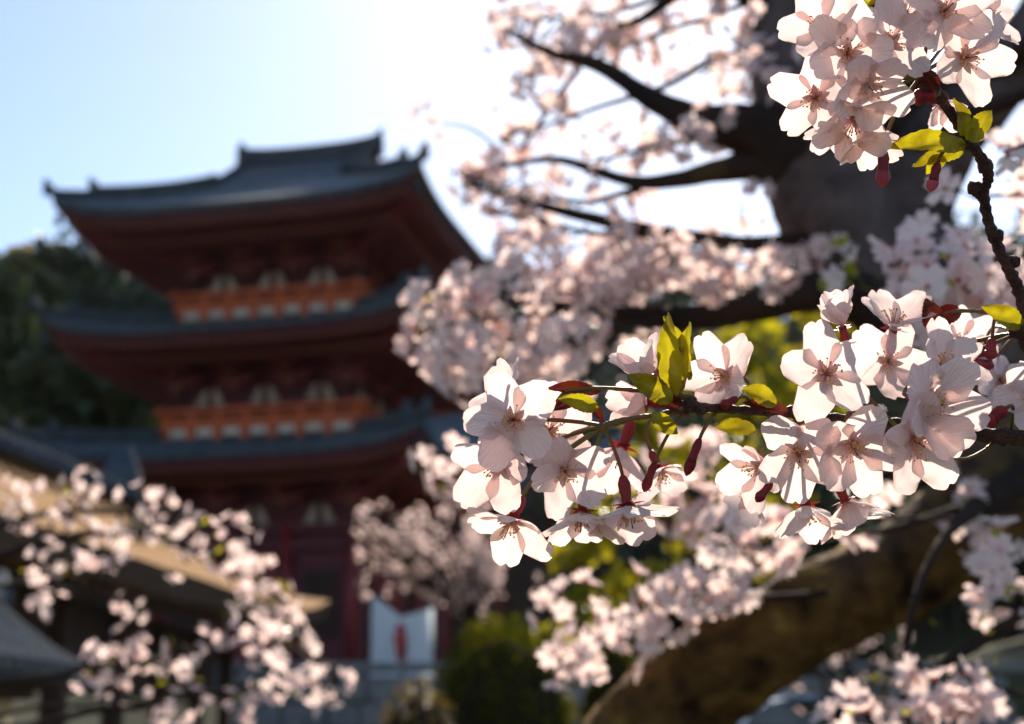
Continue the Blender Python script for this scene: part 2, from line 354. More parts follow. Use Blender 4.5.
# ------------------------------------------------------------------ pagoda
def pagoda():
    TH = .245; C0 = (-5.95, 39.1); G = 2.25; Z0 = CAMZ
    t = thing('pagoda', (C0[0], C0[1], G), 'tall three storeyed red wooden pagoda with upswept blue grey tiled roofs', 'pagoda', rz=-TH)
    OFF = Z0 - G            # heights below are given above the camera
    def b(mb, name, mats, parent=t, smooth=False): return mb.build(name, mats, parent, smooth, world=False)
    Rk = [lambda x, y: (x, y), lambda x, y: (-y, x), lambda x, y: (-x, -y), lambda x, y: (y, -x)]
    # (eave side, corner height, gather width, wall half, balcony half or None)
    tiers = [(10.6, 6.85, 2.75, 2.7, 2.7), (10.3, 10.12, 2.6, 2.35, 2.55), (10.2, 13.36, 1.95, 2.15, None)]
    prev_floor = 1.1
    for ti, (S, hc, inner, wall, balc) in enumerate(tiers):
        H = S/2; up = .52; mid = hc - up + OFF
        prof = (lambda d: .24*d + .026*d*d) if balc else (lambda d: .46*d + .030*d*d)
        lift = lambda s, d: up*abs(s)**4.5*max(0, 1-d/3.0)**1.5
        mb = MB(); so = MB(); raf = MB(); rid = MB(); tip = MB()
        dmax = H - inner
        for k in range(4):
            gable = (not balc)
            D = H if (gable and k % 2 == 0) else dmax
            nd, ns = 14, 76; vv = []
            for j in range(nd+1):
                d = D*j/nd; hw = H-d
                if gable and k % 2 == 0: hw = max(hw, inner)
                for i in range(ns+1):
                    s = -1+2*i/ns; x = s*hw; 
                    z = mid + prof(d) + lift(s, d) + (.035 if i % 2 else -.02)
                    xx, yy = Rk[k](x, -(H-d)); vv.append((xx, yy, z))
            ff = [(j*(ns+1)+i, j*(ns+1)+i+1, (j+1)*(ns+1)+i+1, (j+1)*(ns+1)+i) for j in range(nd) for i in range(ns)]
            mb.add(vv, ff)
            # eave fascia of tile ends and soffit boards
            vv = []
            for (dd, dz) in ((0, -.002), (0.0, -.16), (.12, -.20), (.14, -.34), (.9, -.30), (H-wall, .15)):
                for i in range(ns+1):
                    s = -1+2*i/ns; hw = H-dd; xx, yy = Rk[k](s*hw, -(H-dd)); vv.append((xx, yy, mid + dz + lift(s, dd*.5) + (prof(dd)*.0)))
            ff = [(j*(ns+1)+i, (j+1)*(ns+1)+i, (j+1)*(ns+1)+i+1, j*(ns+1)+i+1) for j in range(5) for i in range(ns)]
            so.add(vv, ff[:2*ns], 0); so.n = so.n  # first strips are tile, the rest boards
            so.f += [tuple(q + so.n - len(vv) for q in f_) for f_ in ff[2*ns:]]; so.m += [1]*(3*ns)
            # two rows of rafters with gilt ends
            nr = 40
            for i in range(nr):
                s = -1 + 2*(i+.5)/nr
                for (d0, d1, z0, z1, wd) in ((.20, 1.9, -.44, -.36, .10), (1.0, H-wall-.1, -.60, -.30, .12)):
                    x = s*(H-.12); l0 = lift(s, d0*.5); l1 = lift(s, d1*.5)*.7
                    if abs(x) > H-d0-.1: continue
                    d1e = min(d1, max(H-abs(x)-.05, d0+.15))
                    fz = (d1e-d0)/(d1-d0)
                    a = (*Rk[k](x, -(H-d0)), mid+z0+l0); c = (*Rk[k](x, -(H-d1e)), mid+z0+l0+(z1-z0+l1-l0)*fz)
                    raf.beam(a, c, wd, .14, 0)
                    p = Vector(a); q = (Vector(a)-Vector(c)).normalized()*.012
                    raf.beam(tuple(p), tuple(p+q), wd*.86, .12, 1)
            # corner hip ridge with end tile
            pts = []
            for j in range(13):
                d = dmax*j/12; a = (H-d)+.02; xx, yy = Rk[k](a, -a); pts.append((xx, yy, mid + prof(d) + lift(1, d) + .12))
            rid.tube(pts, [.13]*13, 8); rid.tube([(p[0], p[1], p[2]+.15) for p in pts[3:]], [.10]*10, 8); rid.mark()
            q = pts[0]; tip.tube([(q[0]*1.01, q[1]*1.01, q[2]-.05), (q[0]*1.015, q[1]*1.015, q[2]+.16), (q[0]*1.03, q[1]*1.03, q[2]+.36)], [.17, .15, .05], 8).mark()
            q = pts[3]; tip.tube([(q[0], q[1], q[2]), (q[0]*1.01, q[1]*1.01, q[2]+.28), (q[0]*1.03, q[1]*1.03, q[2]+.44)], [.16, .14, .04], 8).mark()
            # hanging wind bell under the corner
            q = pts[0]; tip.tube([(q[0]*.97, q[1]*.97, q[2]-.55), (q[0]*.97, q[1]*.97, q[2]-.62), (q[0]*.97, q[1]*.97, q[2]-.85)], [.02, .08, .11], 8).mark()
        roof = b(mb, 'roof', M['tile'])
        if not balc:
            zr = mid + prof(H)
            for sgn in (-1, 1):      # gables and descending ridges
                gx = sgn*(inner-.06); zb = mid+prof(dmax)
                g = MB(); g.add([(gx, -inner, zb), (gx, inner, zb), (gx, 0, zr-.08)], [(0, 1, 2)]); g.add([(gx-.05*sgn, -inner, zb), (gx-.05*sgn, inner, zb), (gx-.05*sgn, 0, zr-.08)], [(2, 1, 0)])
                for sy in (-1, 1): g.beam((gx+.06*sgn, sy*inner, zb+.02), (gx+.06*sgn, 0, zr-.1), .08, .25, 0)
                g.tube([(gx+.1*sgn, 0, zr-.35), (gx+.1*sgn, 0, zr-.75)], [.12, .02], 6)
                b(g, 'gable', M['darkred'], roof)
                for sy in (-1, 1):
                    pts = [(sgn*inner, sy*(H-d), mid+prof(d)+.12) for d in np.linspace(dmax-.3, H, 8)]
                    rid.tube(pts, [.13]*8, 8).mark()
                    q = pts[0]; tip.tube([q, (q[0], q[1]*1.02, q[2]+.3)], [.17, .05], 8).mark()
            rb = MB(); n = 10
            for i in range(n):
                x0 = -inner-.15 + (2*inner+.3)*i/n; x1 = -inner-.15+(2*inner+.3)*(i+1)/n
                zz = lambda x: zr+.12+.10*(abs(x)/inner)**3
                rb.beam((x0, 0, zz(x0)), (x1, 0, zz(x1)), .34, .32, 0)
                rb.beam((x0, 0, zz(x0)+.20), (x1, 0, zz(x1)+.20), .44, .07, 0)
            for sgn in (-1, 1):
                x = sgn*(inner+.2); rb.box((x, 0, zr+.22), (.14, .50, .55)); rb.tube([(x, 0, zr+.48), (x+.02*sgn, 0, zr+.62), (x+.1*sgn, 0, zr+.78)], [.12, .1, .03], 8)
            b(rb, 'main_ridge', M['tile_edge'], roof)
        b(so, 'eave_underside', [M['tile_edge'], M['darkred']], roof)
        tag(b(raf, 'rafters', [M['red'], M['ochre']], roof), kind='stuff')
        rid.build_each('hip_ridge', M['tile_edge'], roof, True, False); tip.build_each('end_tile', M['tile_edge'], roof, True, False)
        # storey body
        z0 = prev_floor + OFF; z1 = mid + .2
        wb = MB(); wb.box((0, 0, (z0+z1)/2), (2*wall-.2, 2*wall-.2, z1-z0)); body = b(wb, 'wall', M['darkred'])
        cols = [-wall, -wall/3, wall/3, wall]
        cm = MB(); beams = MB(); pan = MB(); brk = MB(); door = MB(); win = MB()
        ztop = hc - 2.05 + OFF
        for k in range(4):
            for x in cols[:-1]:
                xx, yy = Rk[k](x, -wall); cm.tube([(xx, yy, z0), (xx, yy, ztop+.05)], [.17, .16], 12).mark()
            for zz, hh in ((ztop-.55, .2), (ztop-.08, .24), (ztop+.42, .16)):
                a = Rk[k](-wall-.25, -wall-.02); c = Rk[k](wall+.25, -wall-.02)
                beams.beam((*a, zz), (*c, zz), .16, hh)
            for x in (-wall*2/3, 0, wall*2/3):       # paired cream plaster panels beside a strut
                for sg in (-1, 1):
                    pts = [(.10, -.02), (.43, -.02), (.30, .18), (.20, .40), (.10, .42)]
                    zc_ = ztop + .06
                    vv = [(*Rk[k](x+sg*px_, -wall-.11), zc_+pz) for px_, pz in pts] + [(*Rk[k](x+sg*px_, -wall-.03), zc_+pz) for px_, pz in pts]
                    ff = [(0, 1, 2, 3, 4), (9, 8, 7, 6, 5)] + [(i, (i+1) % 5, 5+(i+1) % 5, 5+i) for i in range(5)]
                    pan.add(vv, ff).mark()
                a = Rk[k](x, -wall-.1); beams.box((*a, ztop+.2), (.10, .14, .5) if k % 2 == 0 else (.14, .10, .5))
                # door in the middle bay, slatted windows beside it
                zl, zh = z0+.12, ztop-.7
                if zh-zl > .3:
                    if x == 0:
                        for sg in (-1, 1):
                            a = Rk[k](x+sg*.33, -wall+.06); door.box((*a, (zl+zh)/2), (.60, .06, zh-zl) if k % 2 == 0 else (.06, .60, zh-zl), 0, bev=.01).mark()
                    else:
                        for q in range(8):
                            a = Rk[k](x-.42+.12*q, -wall+.05); win.box((*a, (zl+zh)/2+.15), (.06, .06, (zh-zl)*.6))
                        win.mark()
            # stepped bracket sets over every column
            for x in cols:
                for lv in range(3):
                    out = .30+.42*lv; zc_ = ztop+.52+.30*lv
                    dx = .42
                    c0 = Rk[k](x, -wall+.05); c1 = Rk[k](x*(1+out*.32/wall if abs(x) == wall else 1), -wall-out)
                    brk.beam((*c0, zc_), (*c1, zc_), .13, .17, 0)
                    a = Rk[k](x-dx, -wall-out+.03); c = Rk[k](x+dx, -wall-out+.03); brk.beam((*a, zc_+.13), (*c, zc_+.13), .13, .13, 0)
                    for q in (-dx, 0, dx):
                        p = Rk[k](x+q, -wall-out+.03); brk.box((*p, zc_+.24), (.2, .2, .11), 0, bev=.02)
                    p = Rk[k](x, -wall-out-.09); brk.box((*p, zc_), (.11, .11, .12), 1)
                brk.mark()
            for lv in range(3):
                out = .30+.42*lv; zc_ = ztop+.52+.30*lv+.33
                a = Rk[k](-wall-out-.5, -wall-out+.03); c = Rk[k](wall+out+.5, -wall-out+.03); beams.beam((*a, zc_), (*c, zc_), .12, .12)
            # diagonal corner arm
            a = Rk[k](wall, -wall); c = Rk[k](wall+2.0, -wall-2.0); brk.beam((*a, ztop+.75), (*c, mid-.55+.2), .2, .24, 0); brk.mark()
        cm.build_each('column', M['red'], body, True, False); b(beams, 'tie_beams', M['darkred'], body); pan.build_each('plaster_panel', M['plaster'], body, False, False)
        brk.build_each('bracket', [M['red'], M['ochre']], body, False, False)
        if door.n: door.build_each('door', M['red'], body, False, False)
        if win.n: win.build_each('window', M['timber'], body, False, False)
        if balc:       # balcony standing on this roof round the next storey
            zb = mid + prof(dmax) + .10; B = balc
            fl = MB(); fl.box((0, 0, zb+.28), (2*B+.3, 2*B+.3, .08)); fl.box((0, 0, zb+.35), (2*B+.1, 2*B+.1, .05))
            deck = b(fl, 'balcony', M['vermilion'])
            pm, rm, pp = MB(), MB(), MB()
            for k in range(4):
                for i in range(7):
                    x0 = -B + 2*B*i/7
                    a = Rk[k](x0+2*B/14, -B-.02); sz = (2*B/7-.30, .06, .20) if k % 2 == 0 else (.06, 2*B/7-.30, .20); pp.box((*a, zb+.12), sz).mark()
                for i in range(8):
                    x0 = -B+2*B*i/7
                    a = Rk[k](x0, -B-.02); pm.box((*a, zb+.04), (.16, .16, .44))
                    pm.box((*a, zb+.52), (.10, .10, .40)); pm.mark()
                for zz, hh, ex in ((zb+.40, .05, .15), (zb+.54, .05, .15), (zb+.72, .09, .36)):
                    a = Rk[k](-B-ex, -B-.02); c = Rk[k](B+ex, -B-.02); rm.beam((*a, zz), (*c, zz), .11, hh)
                for i in range(14):
                    x0 = -B+2*B*(i+.5)/14
                    a = Rk[k](x0, -B-.02); rm.box((*a, zb+.48), (.05, .05, .10))
            pp.build_each('plaster_panel', M['white'], deck, False, False); pm.build_each('railing_post', M['vermilion'], deck, False, False); b(rm, 'railing', M['vermilion'], deck)
            prev_floor = zb + .35 - OFF
    pod = MB(); pod.box((0, 0, .14), (9.2, 9.2, .36), bev=.03); pod.box((0, 0, .38), (8.4, 8.4, .14), bev=.02)
    b(pod, 'podium', M['stone'])
    st = MB()
    for i in range(3): st.box((0, -4.75-.3*i, .42-.16*i-.1), (2.4, .32, .16*(1)+.02), bev=.01)
    b(st, 'steps', M['stone'])
    return t
pagoda()

# tiled hall roof seen behind the pagoda, to its right
def far_hall():
    c = at(500, 450, 62); g = height(c.x, 62)
    c = Vector((c.x, c.y, g)); zt = at(470, 415, 62).z - g
    t = thing('temple_hall', c, 'distant low hall with plain teal tiled roof right of the pagoda', 'hall')
    mb = MB(); n = 40
    for sy in (-1, 1):
        vv = []
        for j in range(7):
            q = j/6
            for i in range(n+1):
                x = (-1+2*i/n)*7.5; vv.append((c.x+x, c.y+sy*3.6*(1-q), g+zt-2.6+2.6*(q*.7+.3*q*q)+(.03 if i % 2 else 0)+.3*(abs(x)/7.5)**4*(1-q)))
        mb.add(vv, [(j*(n+1)+i, j*(n+1)+i+1, (j+1)*(n+1)+i+1, (j+1)*(n+1)+i) for j in range(6) for i in range(n)])
    mb.box((c.x, c.y, g+zt+.1), (15, .4, .5)); mb.build('roof', M['tile'], t)
    wb = MB(); wb.box((c.x, c.y, g+(zt-2.5)/2-.5), (12.5, 5, zt-1.5)); wb.build('wall', M['timber'], t)
    cl = MB()
    for i in range(7): cl.tube([(c.x-6.3+2.1*i, c.y-2.7, g-.5), (c.x-6.3+2.1*i, c.y-2.7, g+zt-2.4)], [.16, .15], 8).mark()
    cl.build_each('column', M['red'], t)
far_hall()

# ------------------------------------------------------------------ bark-thatched hall on the left
def thatched_hall():
    z = CAMZ
    t = thing('thatched_hall', (-5.9, 13, 0), 'long hall at left with sunlit brown bark roof and blue tiled ridge', 'hall')
    E1 = at(330, 622, 20.3); E0 = E1.lerp(at(0, 512, 9), 1.45)    # eave line, near to far
    R1 = at(112, 494, 18.6); R0 = R1.lerp(at(0, 452, 15.4), 4.3)
    nu, nv = 60, 14
    mb = MB(); vv = []
    def S(u, q, off=0):
        a = E0.lerp(E1, u); b_ = R0.lerp(R1, u); p = a.lerp(b_, q)
        p = p.copy(); p.z -= .32*math.sin(math.pi*q)*1.0; p.z += .30*max(0, (u-.82)/.18)**2*(1-q) + off
        p.z += .012*noise.noise(p*3)
        return p
    for j in range(nv+1):
        for i in range(nu+1): vv.append(tuple(S(i/nu, j/nv)))
    mb.add(vv, [(j*(nu+1)+i, (j+1)*(nu+1)+i, (j+1)*(nu+1)+i+1, j*(nu+1)+i+1) for j in range(nv) for i in range(nu)])
    # far side slope and hipped far end
    vv = []
    for j in range(nv+1):
        for i in range(nu+1):
            p = S(i/nu, j/nv); a = R0.lerp(R1, i/nu); vv.append((2*a.x-p.x, p.y, p.z))
    mb.add(vv, [(j*(nu+1)+i, j*(nu+1)+i+1, (j+1)*(nu+1)+i+1, (j+1)*(nu+1)+i) for j in range(nv) for i in range(nu)])
    a = [S(1, j/nv) for j in range(nv+1)]; b_ = [Vector((2*R1.x-p.x, p.y, p.z)) for p in a]
    mb.add([tuple(p) for p in a]+[tuple(p) for p in b_], [(j, j+1, nv+2+j, nv+1+j) for j in range(nv)])
    roof = mb.build('roof', M['thatch'], t, True)
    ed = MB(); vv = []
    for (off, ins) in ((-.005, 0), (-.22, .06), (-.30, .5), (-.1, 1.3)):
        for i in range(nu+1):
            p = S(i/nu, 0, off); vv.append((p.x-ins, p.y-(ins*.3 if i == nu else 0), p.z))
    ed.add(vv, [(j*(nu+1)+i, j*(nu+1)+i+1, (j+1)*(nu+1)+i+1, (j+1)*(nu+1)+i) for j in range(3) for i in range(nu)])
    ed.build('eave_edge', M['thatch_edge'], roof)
    raf = MB()
    for i in range(1, 56):
        p = S(i/56, 0, -.36); raf.beam((p.x-.12, p.y, p.z), (p.x-1.6, p.y, p.z+.55), .07, .09)
    raf.build('rafters', M['timber'], roof)
    rd = MB()
    rd.beam(tuple(R0+Vector((0, 0, .14))), tuple(R1+Vector((0, .3, .04))), .50, .18); rd.tube([tuple(R0+Vector((0, 0, .14))), tuple(R1+Vector((0, .35, .14)))], [.07, .07], 10)
    for k in range(48):
        p = R0.lerp(R1, k/47.0)
        for sg in (-1, 1): rd.tube([(p.x+sg*.10, p.y, p.z+.14), (p.x+sg*.40, p.y, p.z-.10)], [.06, .06], 6)
    rd.tube([tuple(R1+Vector((0, .3, -.1))), tuple(R1+Vector((0, .42, .35))), tuple(R1+Vector((0, .5, .75)))], [.3, .26, .06], 8)
    rd.build('ridge', M['old_tile'], roof)
    wb = MB(); wb.box((-5.7, 11.6, 1.15), (3.9, 13.6, 2.9)); wall = wb.build('wall', M['timber'], t)
    pl = MB()
    for k in range(8): pl.box((-3.74, 5.6+1.75*k, 1.2), (.04, 1.3, 1.2)).mark()
    pl.build_each('plaster_panel', M['wallcream'], wall)
    cl = MB()
    for k in range(9): cl.box((-3.7, 4.8+1.75*k, 1.15), (.18, .18, 2.7), bev=.01).mark()
    cl.build_each('post', M['timber'], wall)
thatched_hall()
# small tiled wall in the lower left corner
def tiled_wall():
    z = CAMZ
    t = thing('garden_wall', (-2.75, 6.2, 0), 'ochre plaster wall capped with blue grey tiles in lower left corner', 'wall')
    x0 = -2.93; ya, yb = 3.5, 8.1; ze = z+.255; zr = z+.62
    mb = MB(); n = 44
    for sg in (1, -1):
        vv = []
        for j in range(6):
            q = j/5
            for i in range(n+1):
                y = ya+(yb-ya)*i/n; vv.append((x0+sg*.52*(1-q), y, ze+(zr-ze)*(.75*q+.25*q*q)))
        mb.add(vv, [(j*(n+1)+i, j*(n+1)+i+1, (j+1)*(n+1)+i+1, (j+1)*(n+1)+i) for j in range(5) for i in range(n)])
        for i in range(31):
            y = ya+(yb-ya)*(i+.5)/31; pts = [(x0+sg*(.54-.52*q), y, ze+(zr-ze)*(.75*q+.25*q*q)+.012) for q in (0, .33, .66, 1)]
            mb.tube(pts, [.034]*4, 8)
            mb.tube([(pts[0][0]+.004*sg, y, pts[0][2]-.004), (pts[0][0]+.022*sg, y, pts[0][2]-.006)], [.042, .042], 10)
    mb.box((x0, (ya+yb)/2, ze-.03), (1.0, yb-ya, .05)); rf = mb.build('tile_cap', M['old_tile'], t)
    rd = MB(); rd.box((x0, (ya+yb)/2, zr+.03), (.16, yb-ya, .10), bev=.01); rd.tube([(x0, ya, zr+.10), (x0, yb, zr+.10)], [.06, .06], 10)
    rd.tube([(x0, yb, zr+.0), (x0, yb+.05, zr+.1), (x0, yb+.1, zr+.2)], [.10, .10, .03], 8); rd.build('ridge', M['old_tile'], rf)
    wb = MB(); wb.box((x0, (ya+yb)/2, (ze-.14)/2), (.40, yb-ya-.2, ze-.08), bev=.01); wb.build('plaster', M['wallcream'], t)
    bb = MB(); bb.box((x0, (ya+yb)/2, ze-.11), (.62, yb-ya-.1, .09)); bb.build('timber_beam', M['timber'], t)
tiled_wall()

# retaining wall at the edge of the upper terrace
def retaining_wall():
    t = thing('retaining_wall', (-3, 27.2, 0), 'low grey stone retaining wall holding up the pagoda terrace', 'wall')
    mb = MB(); y = 26.95
    for r_ in range(5):
        x = -16 + .4*(r_ % 2)
        while x < 9:
            l = rng.uniform(.6, 1.2); mb.box((x+l/2, y+rng.normal()*.02, .25+.47*r_), (l-.03, .5, .45), bev=.03); x += l
    mb.build('blocks', M['stone'], t)
    k = MB(); k.box((-3.5, 27.05, 1.15), (25, .36, 2.3)); k.build('core', M['mortar'], t)
    c = MB(); x = -16
    while x < 9: c.box((x+.75, y, 2.53), (1.48, .62, .16), bev=.02); x += 1.5
    c.build('coping', M['stone'], t)
retaining_wall()

# ------------------------------------------------------------------ curtain at the pagoda door
def noren():
    d = 30.5; y_top, y_bot = 596, 682
    a = at(372, y_top, d); e = at(434, y_top, d); bt = at(372, y_bot, d)
    t = thing('entrance_curtain', (a.x, a.y, bt.z), 'white parted curtain with red crest hanging in front of the pagoda', 'curtain')
    W = e.x - a.x; Ht = a.z - bt.z
    ybase = a.y
    def panel(x0, x1, gath, top_cut):
        vv = []; n, m_ = 26, 16
        for j in range(m_+1):
            q = j/m_
            for i in range(n+1):
                s = i/n; xx = x0+(x1-x0)*s
                xx += gath*math.sin(math.pi*q*.9)*(s if gath < 0 else 1-s)
                zt = a.z - top_cut(s)*Ht
                zz = zt + (bt.z-zt)*q
                yy = ybase + .05*math.sin(s*19+q*1.5)*(.3+q) + .03*noise.noise(Vector((s*4, q*3, x0)))
                vv.append((xx, yy, zz))
        mb = MB(); mb.add(vv, [(j*(n+1)+i, j*(n+1)+i+1, (j+1)*(n+1)+i+1, (j+1)*(n+1)+i) for j in range(m_) for i in range(n)])
        return mb.build('cloth', M['cloth'], t, True)
    panel(a.x, a.x+W*.52, -.12, lambda s: .02+.30*max(0, s-.15)); panel(a.x+W*.50, e.x, .10, lambda s: .24-.10*s)
    em = MB(); c = Vector((a.x+W*.47, ybase-.10, a.z-Ht*.52))
    pts = [(0, .42), (.10, .20), (.16, .26), (.12, .05), (.20, -.08), (.08, -.16), (.10, -.38), (-.02, -.26), (-.12, -.42), (-.10, -.12), (-.20, .0), (-.10, .10), (-.14, .28)]
    vv = [(c.x+x*.85, c.y, c.z+z_*.9) for x, z_ in pts] + [(c.x+x*.85, c.y+.02, c.z+z_*.9) for x, z_ in pts]; n = len(pts)
    vv += [(c.x, c.y-.02, c.z)]
    em.add(vv, [(2*n, (i+1) % n, i) for i in range(n)] + [(i, (i+1) % n, n+(i+1) % n, n+i) for i in range(n)]); em.build('crest', M['emblem'], t)
    rd = MB(); rd.tube([(a.x-.15, ybase, a.z+.03), (e.x+.15, ybase, a.z+.03)], [.035, .035], 8); rd.build('rod', M['timber'], t)
    ps = MB()
    g = height(a.x, a.y)
    for x in (a.x-.15, e.x+.15): ps.box((x, ybase, (g+a.z+.15)/2), (.11, .11, a.z+.15-g), bev=.01).mark()
    ps.build_each('post', M['darkred'], t)
noren()

# ------------------------------------------------------------------ hedge, posts, lantern, shed
def bush(name, cx, top, wpx, d, label, n=5200, leafm='bushleaf', ls=.055, group=None):
    c = at(cx, top, d); g = height(c.x, c.y); H = c.z-g; W = wpx/FPX*d/2
    t = thing(name, (c.x, c.y, g), label, 'bush', 'clipped bushes before the stone wall' if name == 'clipped_bush' else None)
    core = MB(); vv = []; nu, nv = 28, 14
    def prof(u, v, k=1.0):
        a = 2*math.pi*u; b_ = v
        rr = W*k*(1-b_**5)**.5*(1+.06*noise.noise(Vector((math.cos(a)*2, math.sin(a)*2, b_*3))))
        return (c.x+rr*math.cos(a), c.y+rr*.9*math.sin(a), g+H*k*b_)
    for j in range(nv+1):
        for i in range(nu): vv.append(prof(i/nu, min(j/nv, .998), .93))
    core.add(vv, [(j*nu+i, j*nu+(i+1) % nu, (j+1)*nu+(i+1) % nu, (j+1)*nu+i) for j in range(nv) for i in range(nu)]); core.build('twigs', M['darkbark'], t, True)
    P = np.array([prof(rng.random(), min(1, rng.random()**.6), rng.uniform(.9, 1.04)) for _ in range(n)])
    dr = P-np.array((c.x, c.y, g+H*.4)); Rm = frames(dr+rng.normal(size=dr.shape)*.5); s = ls*(.6+.8*rng.random((n, 1, 1)))
    q = np.array([(-.5, -.1, 0), (0, -.35, .08), (.5, 0, 0), (0, .35, .08)])[None]*s
    V = np.einsum('kij,kvj->kvi', Rm, q)+P[:, None]; MB().addn(V.reshape(-1, 3), np.arange(n*4).reshape(-1, 4)).build('foliage', M[leafm], t)
bush('clipped_bush', 503, 622, 146, 15, 'large rounded clipped bush with sunlit yellow rim, right of the white curtain', 9000)
bush('clipped_bush', 612, 634, 62, 15.6, 'narrow clipped bush just right of the large rounded bush', 4000)
bush('shrub', 418, 682, 90, 13.5, 'low yellow green shrub at the foot of the white curtain', 1500, 'goldleaf', .05)
def stone_lantern(px, top, d, label, k=1.0):
    c = at(px, top, d); g = height(c.x, c.y); H = c.z-g
    t = thing('stone_lantern', (c.x, c.y, g), label, 'stone lantern')
    def hexp(mb, z0, z1, r0, r1, n=6, m=0): mb.tube([(c.x, c.y, g+z0), (c.x, c.y, g+z1)], [r0, r1], n, m)
    s = H/2.0
    a = MB(); hexp(a, 0, .16*s, .34*s, .32*s); hexp(a, .16*s, .30*s, .26*s, .18*s); a.build('base', M['stone'], t)
    a = MB(); a.tube([(c.x, c.y, g+q*s) for q in (.30, .34, .72, .76, 1.10, 1.15)], [x*s for x in (.15, .12, .115, .14, .115, .15)], 14); a.build('shaft', M['stone'], t, True)
    a = MB(); hexp(a, 1.15*s, 1.24*s, .17*s, .30*s); hexp(a, 1.24*s, 1.29*s, .30*s, .30*s); a.build('platform', M['stone'], t)
    a = MB(); 
    for i in range(6):
        an = i*math.pi/3; a.box((c.x+.17*s*math.cos(an), c.y+.17*s*math.sin(an), g+1.44*s), (.06*s, .06*s, .30*s))
    hexp(a, 1.30*s, 1.58*s, .12*s, .12*s, 6, 1); a.build('fire_box', [M['stone'], M['mortar']], t)
    a = MB(); a.tube([(c.x, c.y, g+q*s) for q in (1.59, 1.64, 1.70, 1.80)], [x*s for x in (.40, .38, .24, .09)], 6); a.build('cap', M['stone'], t)
    a = MB(); a.tube([(c.x, c.y, g+q*s) for q in (1.80, 1.85, 1.92, 2.0)], [x*s for x in (.06, .10, .09, .01)], 12); a.build('finial', M['stone'], t, True)
stone_lantern(583, 668, 17.5, 'dark stone lantern half hidden beside the large rounded bush')
def post(px, top, d, wd, label):
    c = at(px, top, d); g = height(c.x, c.y); H = c.z-g
    mb = MB(); mb.box((c.x, c.y, g+H/2), (wd, wd, H), bev=.02); mb.tube([(c.x, c.y, c.z), (c.x, c.y, c.z+.06)], [wd*.66, .02], 4)
    obj_thing(mb, 'stone_post', M['stone'], (c.x, c.y, g), label, 'post')
post(560, 690, 19, .26, 'square grey stone post low beside the dark lantern')
def sign_banner():
    c = at(613, 668, 16.6); g = height(c.x, c.y)
    t = thing('banner', (c.x, c.y, g), 'narrow pale blue upright banner left of the mossy trunk foot', 'banner')
    mb = MB(); n = 12; vv = []
    for j in range(n+1):
        for s in (0, .5, 1): vv.append((c.x-.10+.24*s, c.y+.03*math.sin(j*.8+s*2), c.z-1.35*j/n))
    mb.add(vv, [(j*3+i, j*3+i+1, j*3+i+4, j*3+i+3) for j in range(n) for i in range(2)]); mb.build('cloth', M['cloth'], t, True)
    p = MB(); p.tube([(c.x-.12, c.y, g), (c.x-.12, c.y, c.z+.15)], [.018, .014], 8); p.tube([(c.x-.13, c.y, c.z+.02), (c.x+.15, c.y, c.z+.02)], [.01, .01], 6); p.build('pole', M['timber'], t, True)
sign_banner()
def shed():
    c = at(785, 698, 13); g = height(c.x, c.y)
    t = thing('garden_shed', (c.x, c.y, g), 'small dark shed with glossy blue metal roof under the mossy limb', 'shed')
    W, D = .42, .9; zt = c.z
    mb = MB(); n = 14; vv = []
    for j in range(2):
        for i in range(n+1):
            a = math.pi*(.08+.84*i/n); vv.append((c.x-.55*math.cos(a), c.y-D+2*D*j, zt-.34+.34*math.sin(a)))
    vv2 = [(x, y, z_-.03) for x, y, z_ in vv]
    mb.add(vv, [(i, i+1, n+2+i, n+1+i) for i in range(n)]); mb.add(vv2, [(i+1, i, n+1+i, n+2+i) for i in range(n)])
    mb.add(vv+vv2, [(i+1, i, 2*n+2+i, 2*n+3+i) for i in range(n)])
    for i in range(0, n+1, 2):
        p, q = vv[i], vv[n+1+i]; mb.tube([(p[0], p[1], p[2]+.01), (q[0], q[1], q[2]+.01)], [.014, .014], 6)
    mb.build('roof', M['blue'], t)
    wb = MB(); wb.box((c.x, c.y, g+(zt-g-.36)/2), (.94, 1.6, zt-g-.34), bev=.01); wall = wb.build('wall', M['timber'], t)
    db = MB(); db.box((c.x, c.y-.82, g+(zt-g)*.42), (.5, .04, (zt-g)*.72), bev=.005); db.build('door', M['darkbark'], t)
shed()

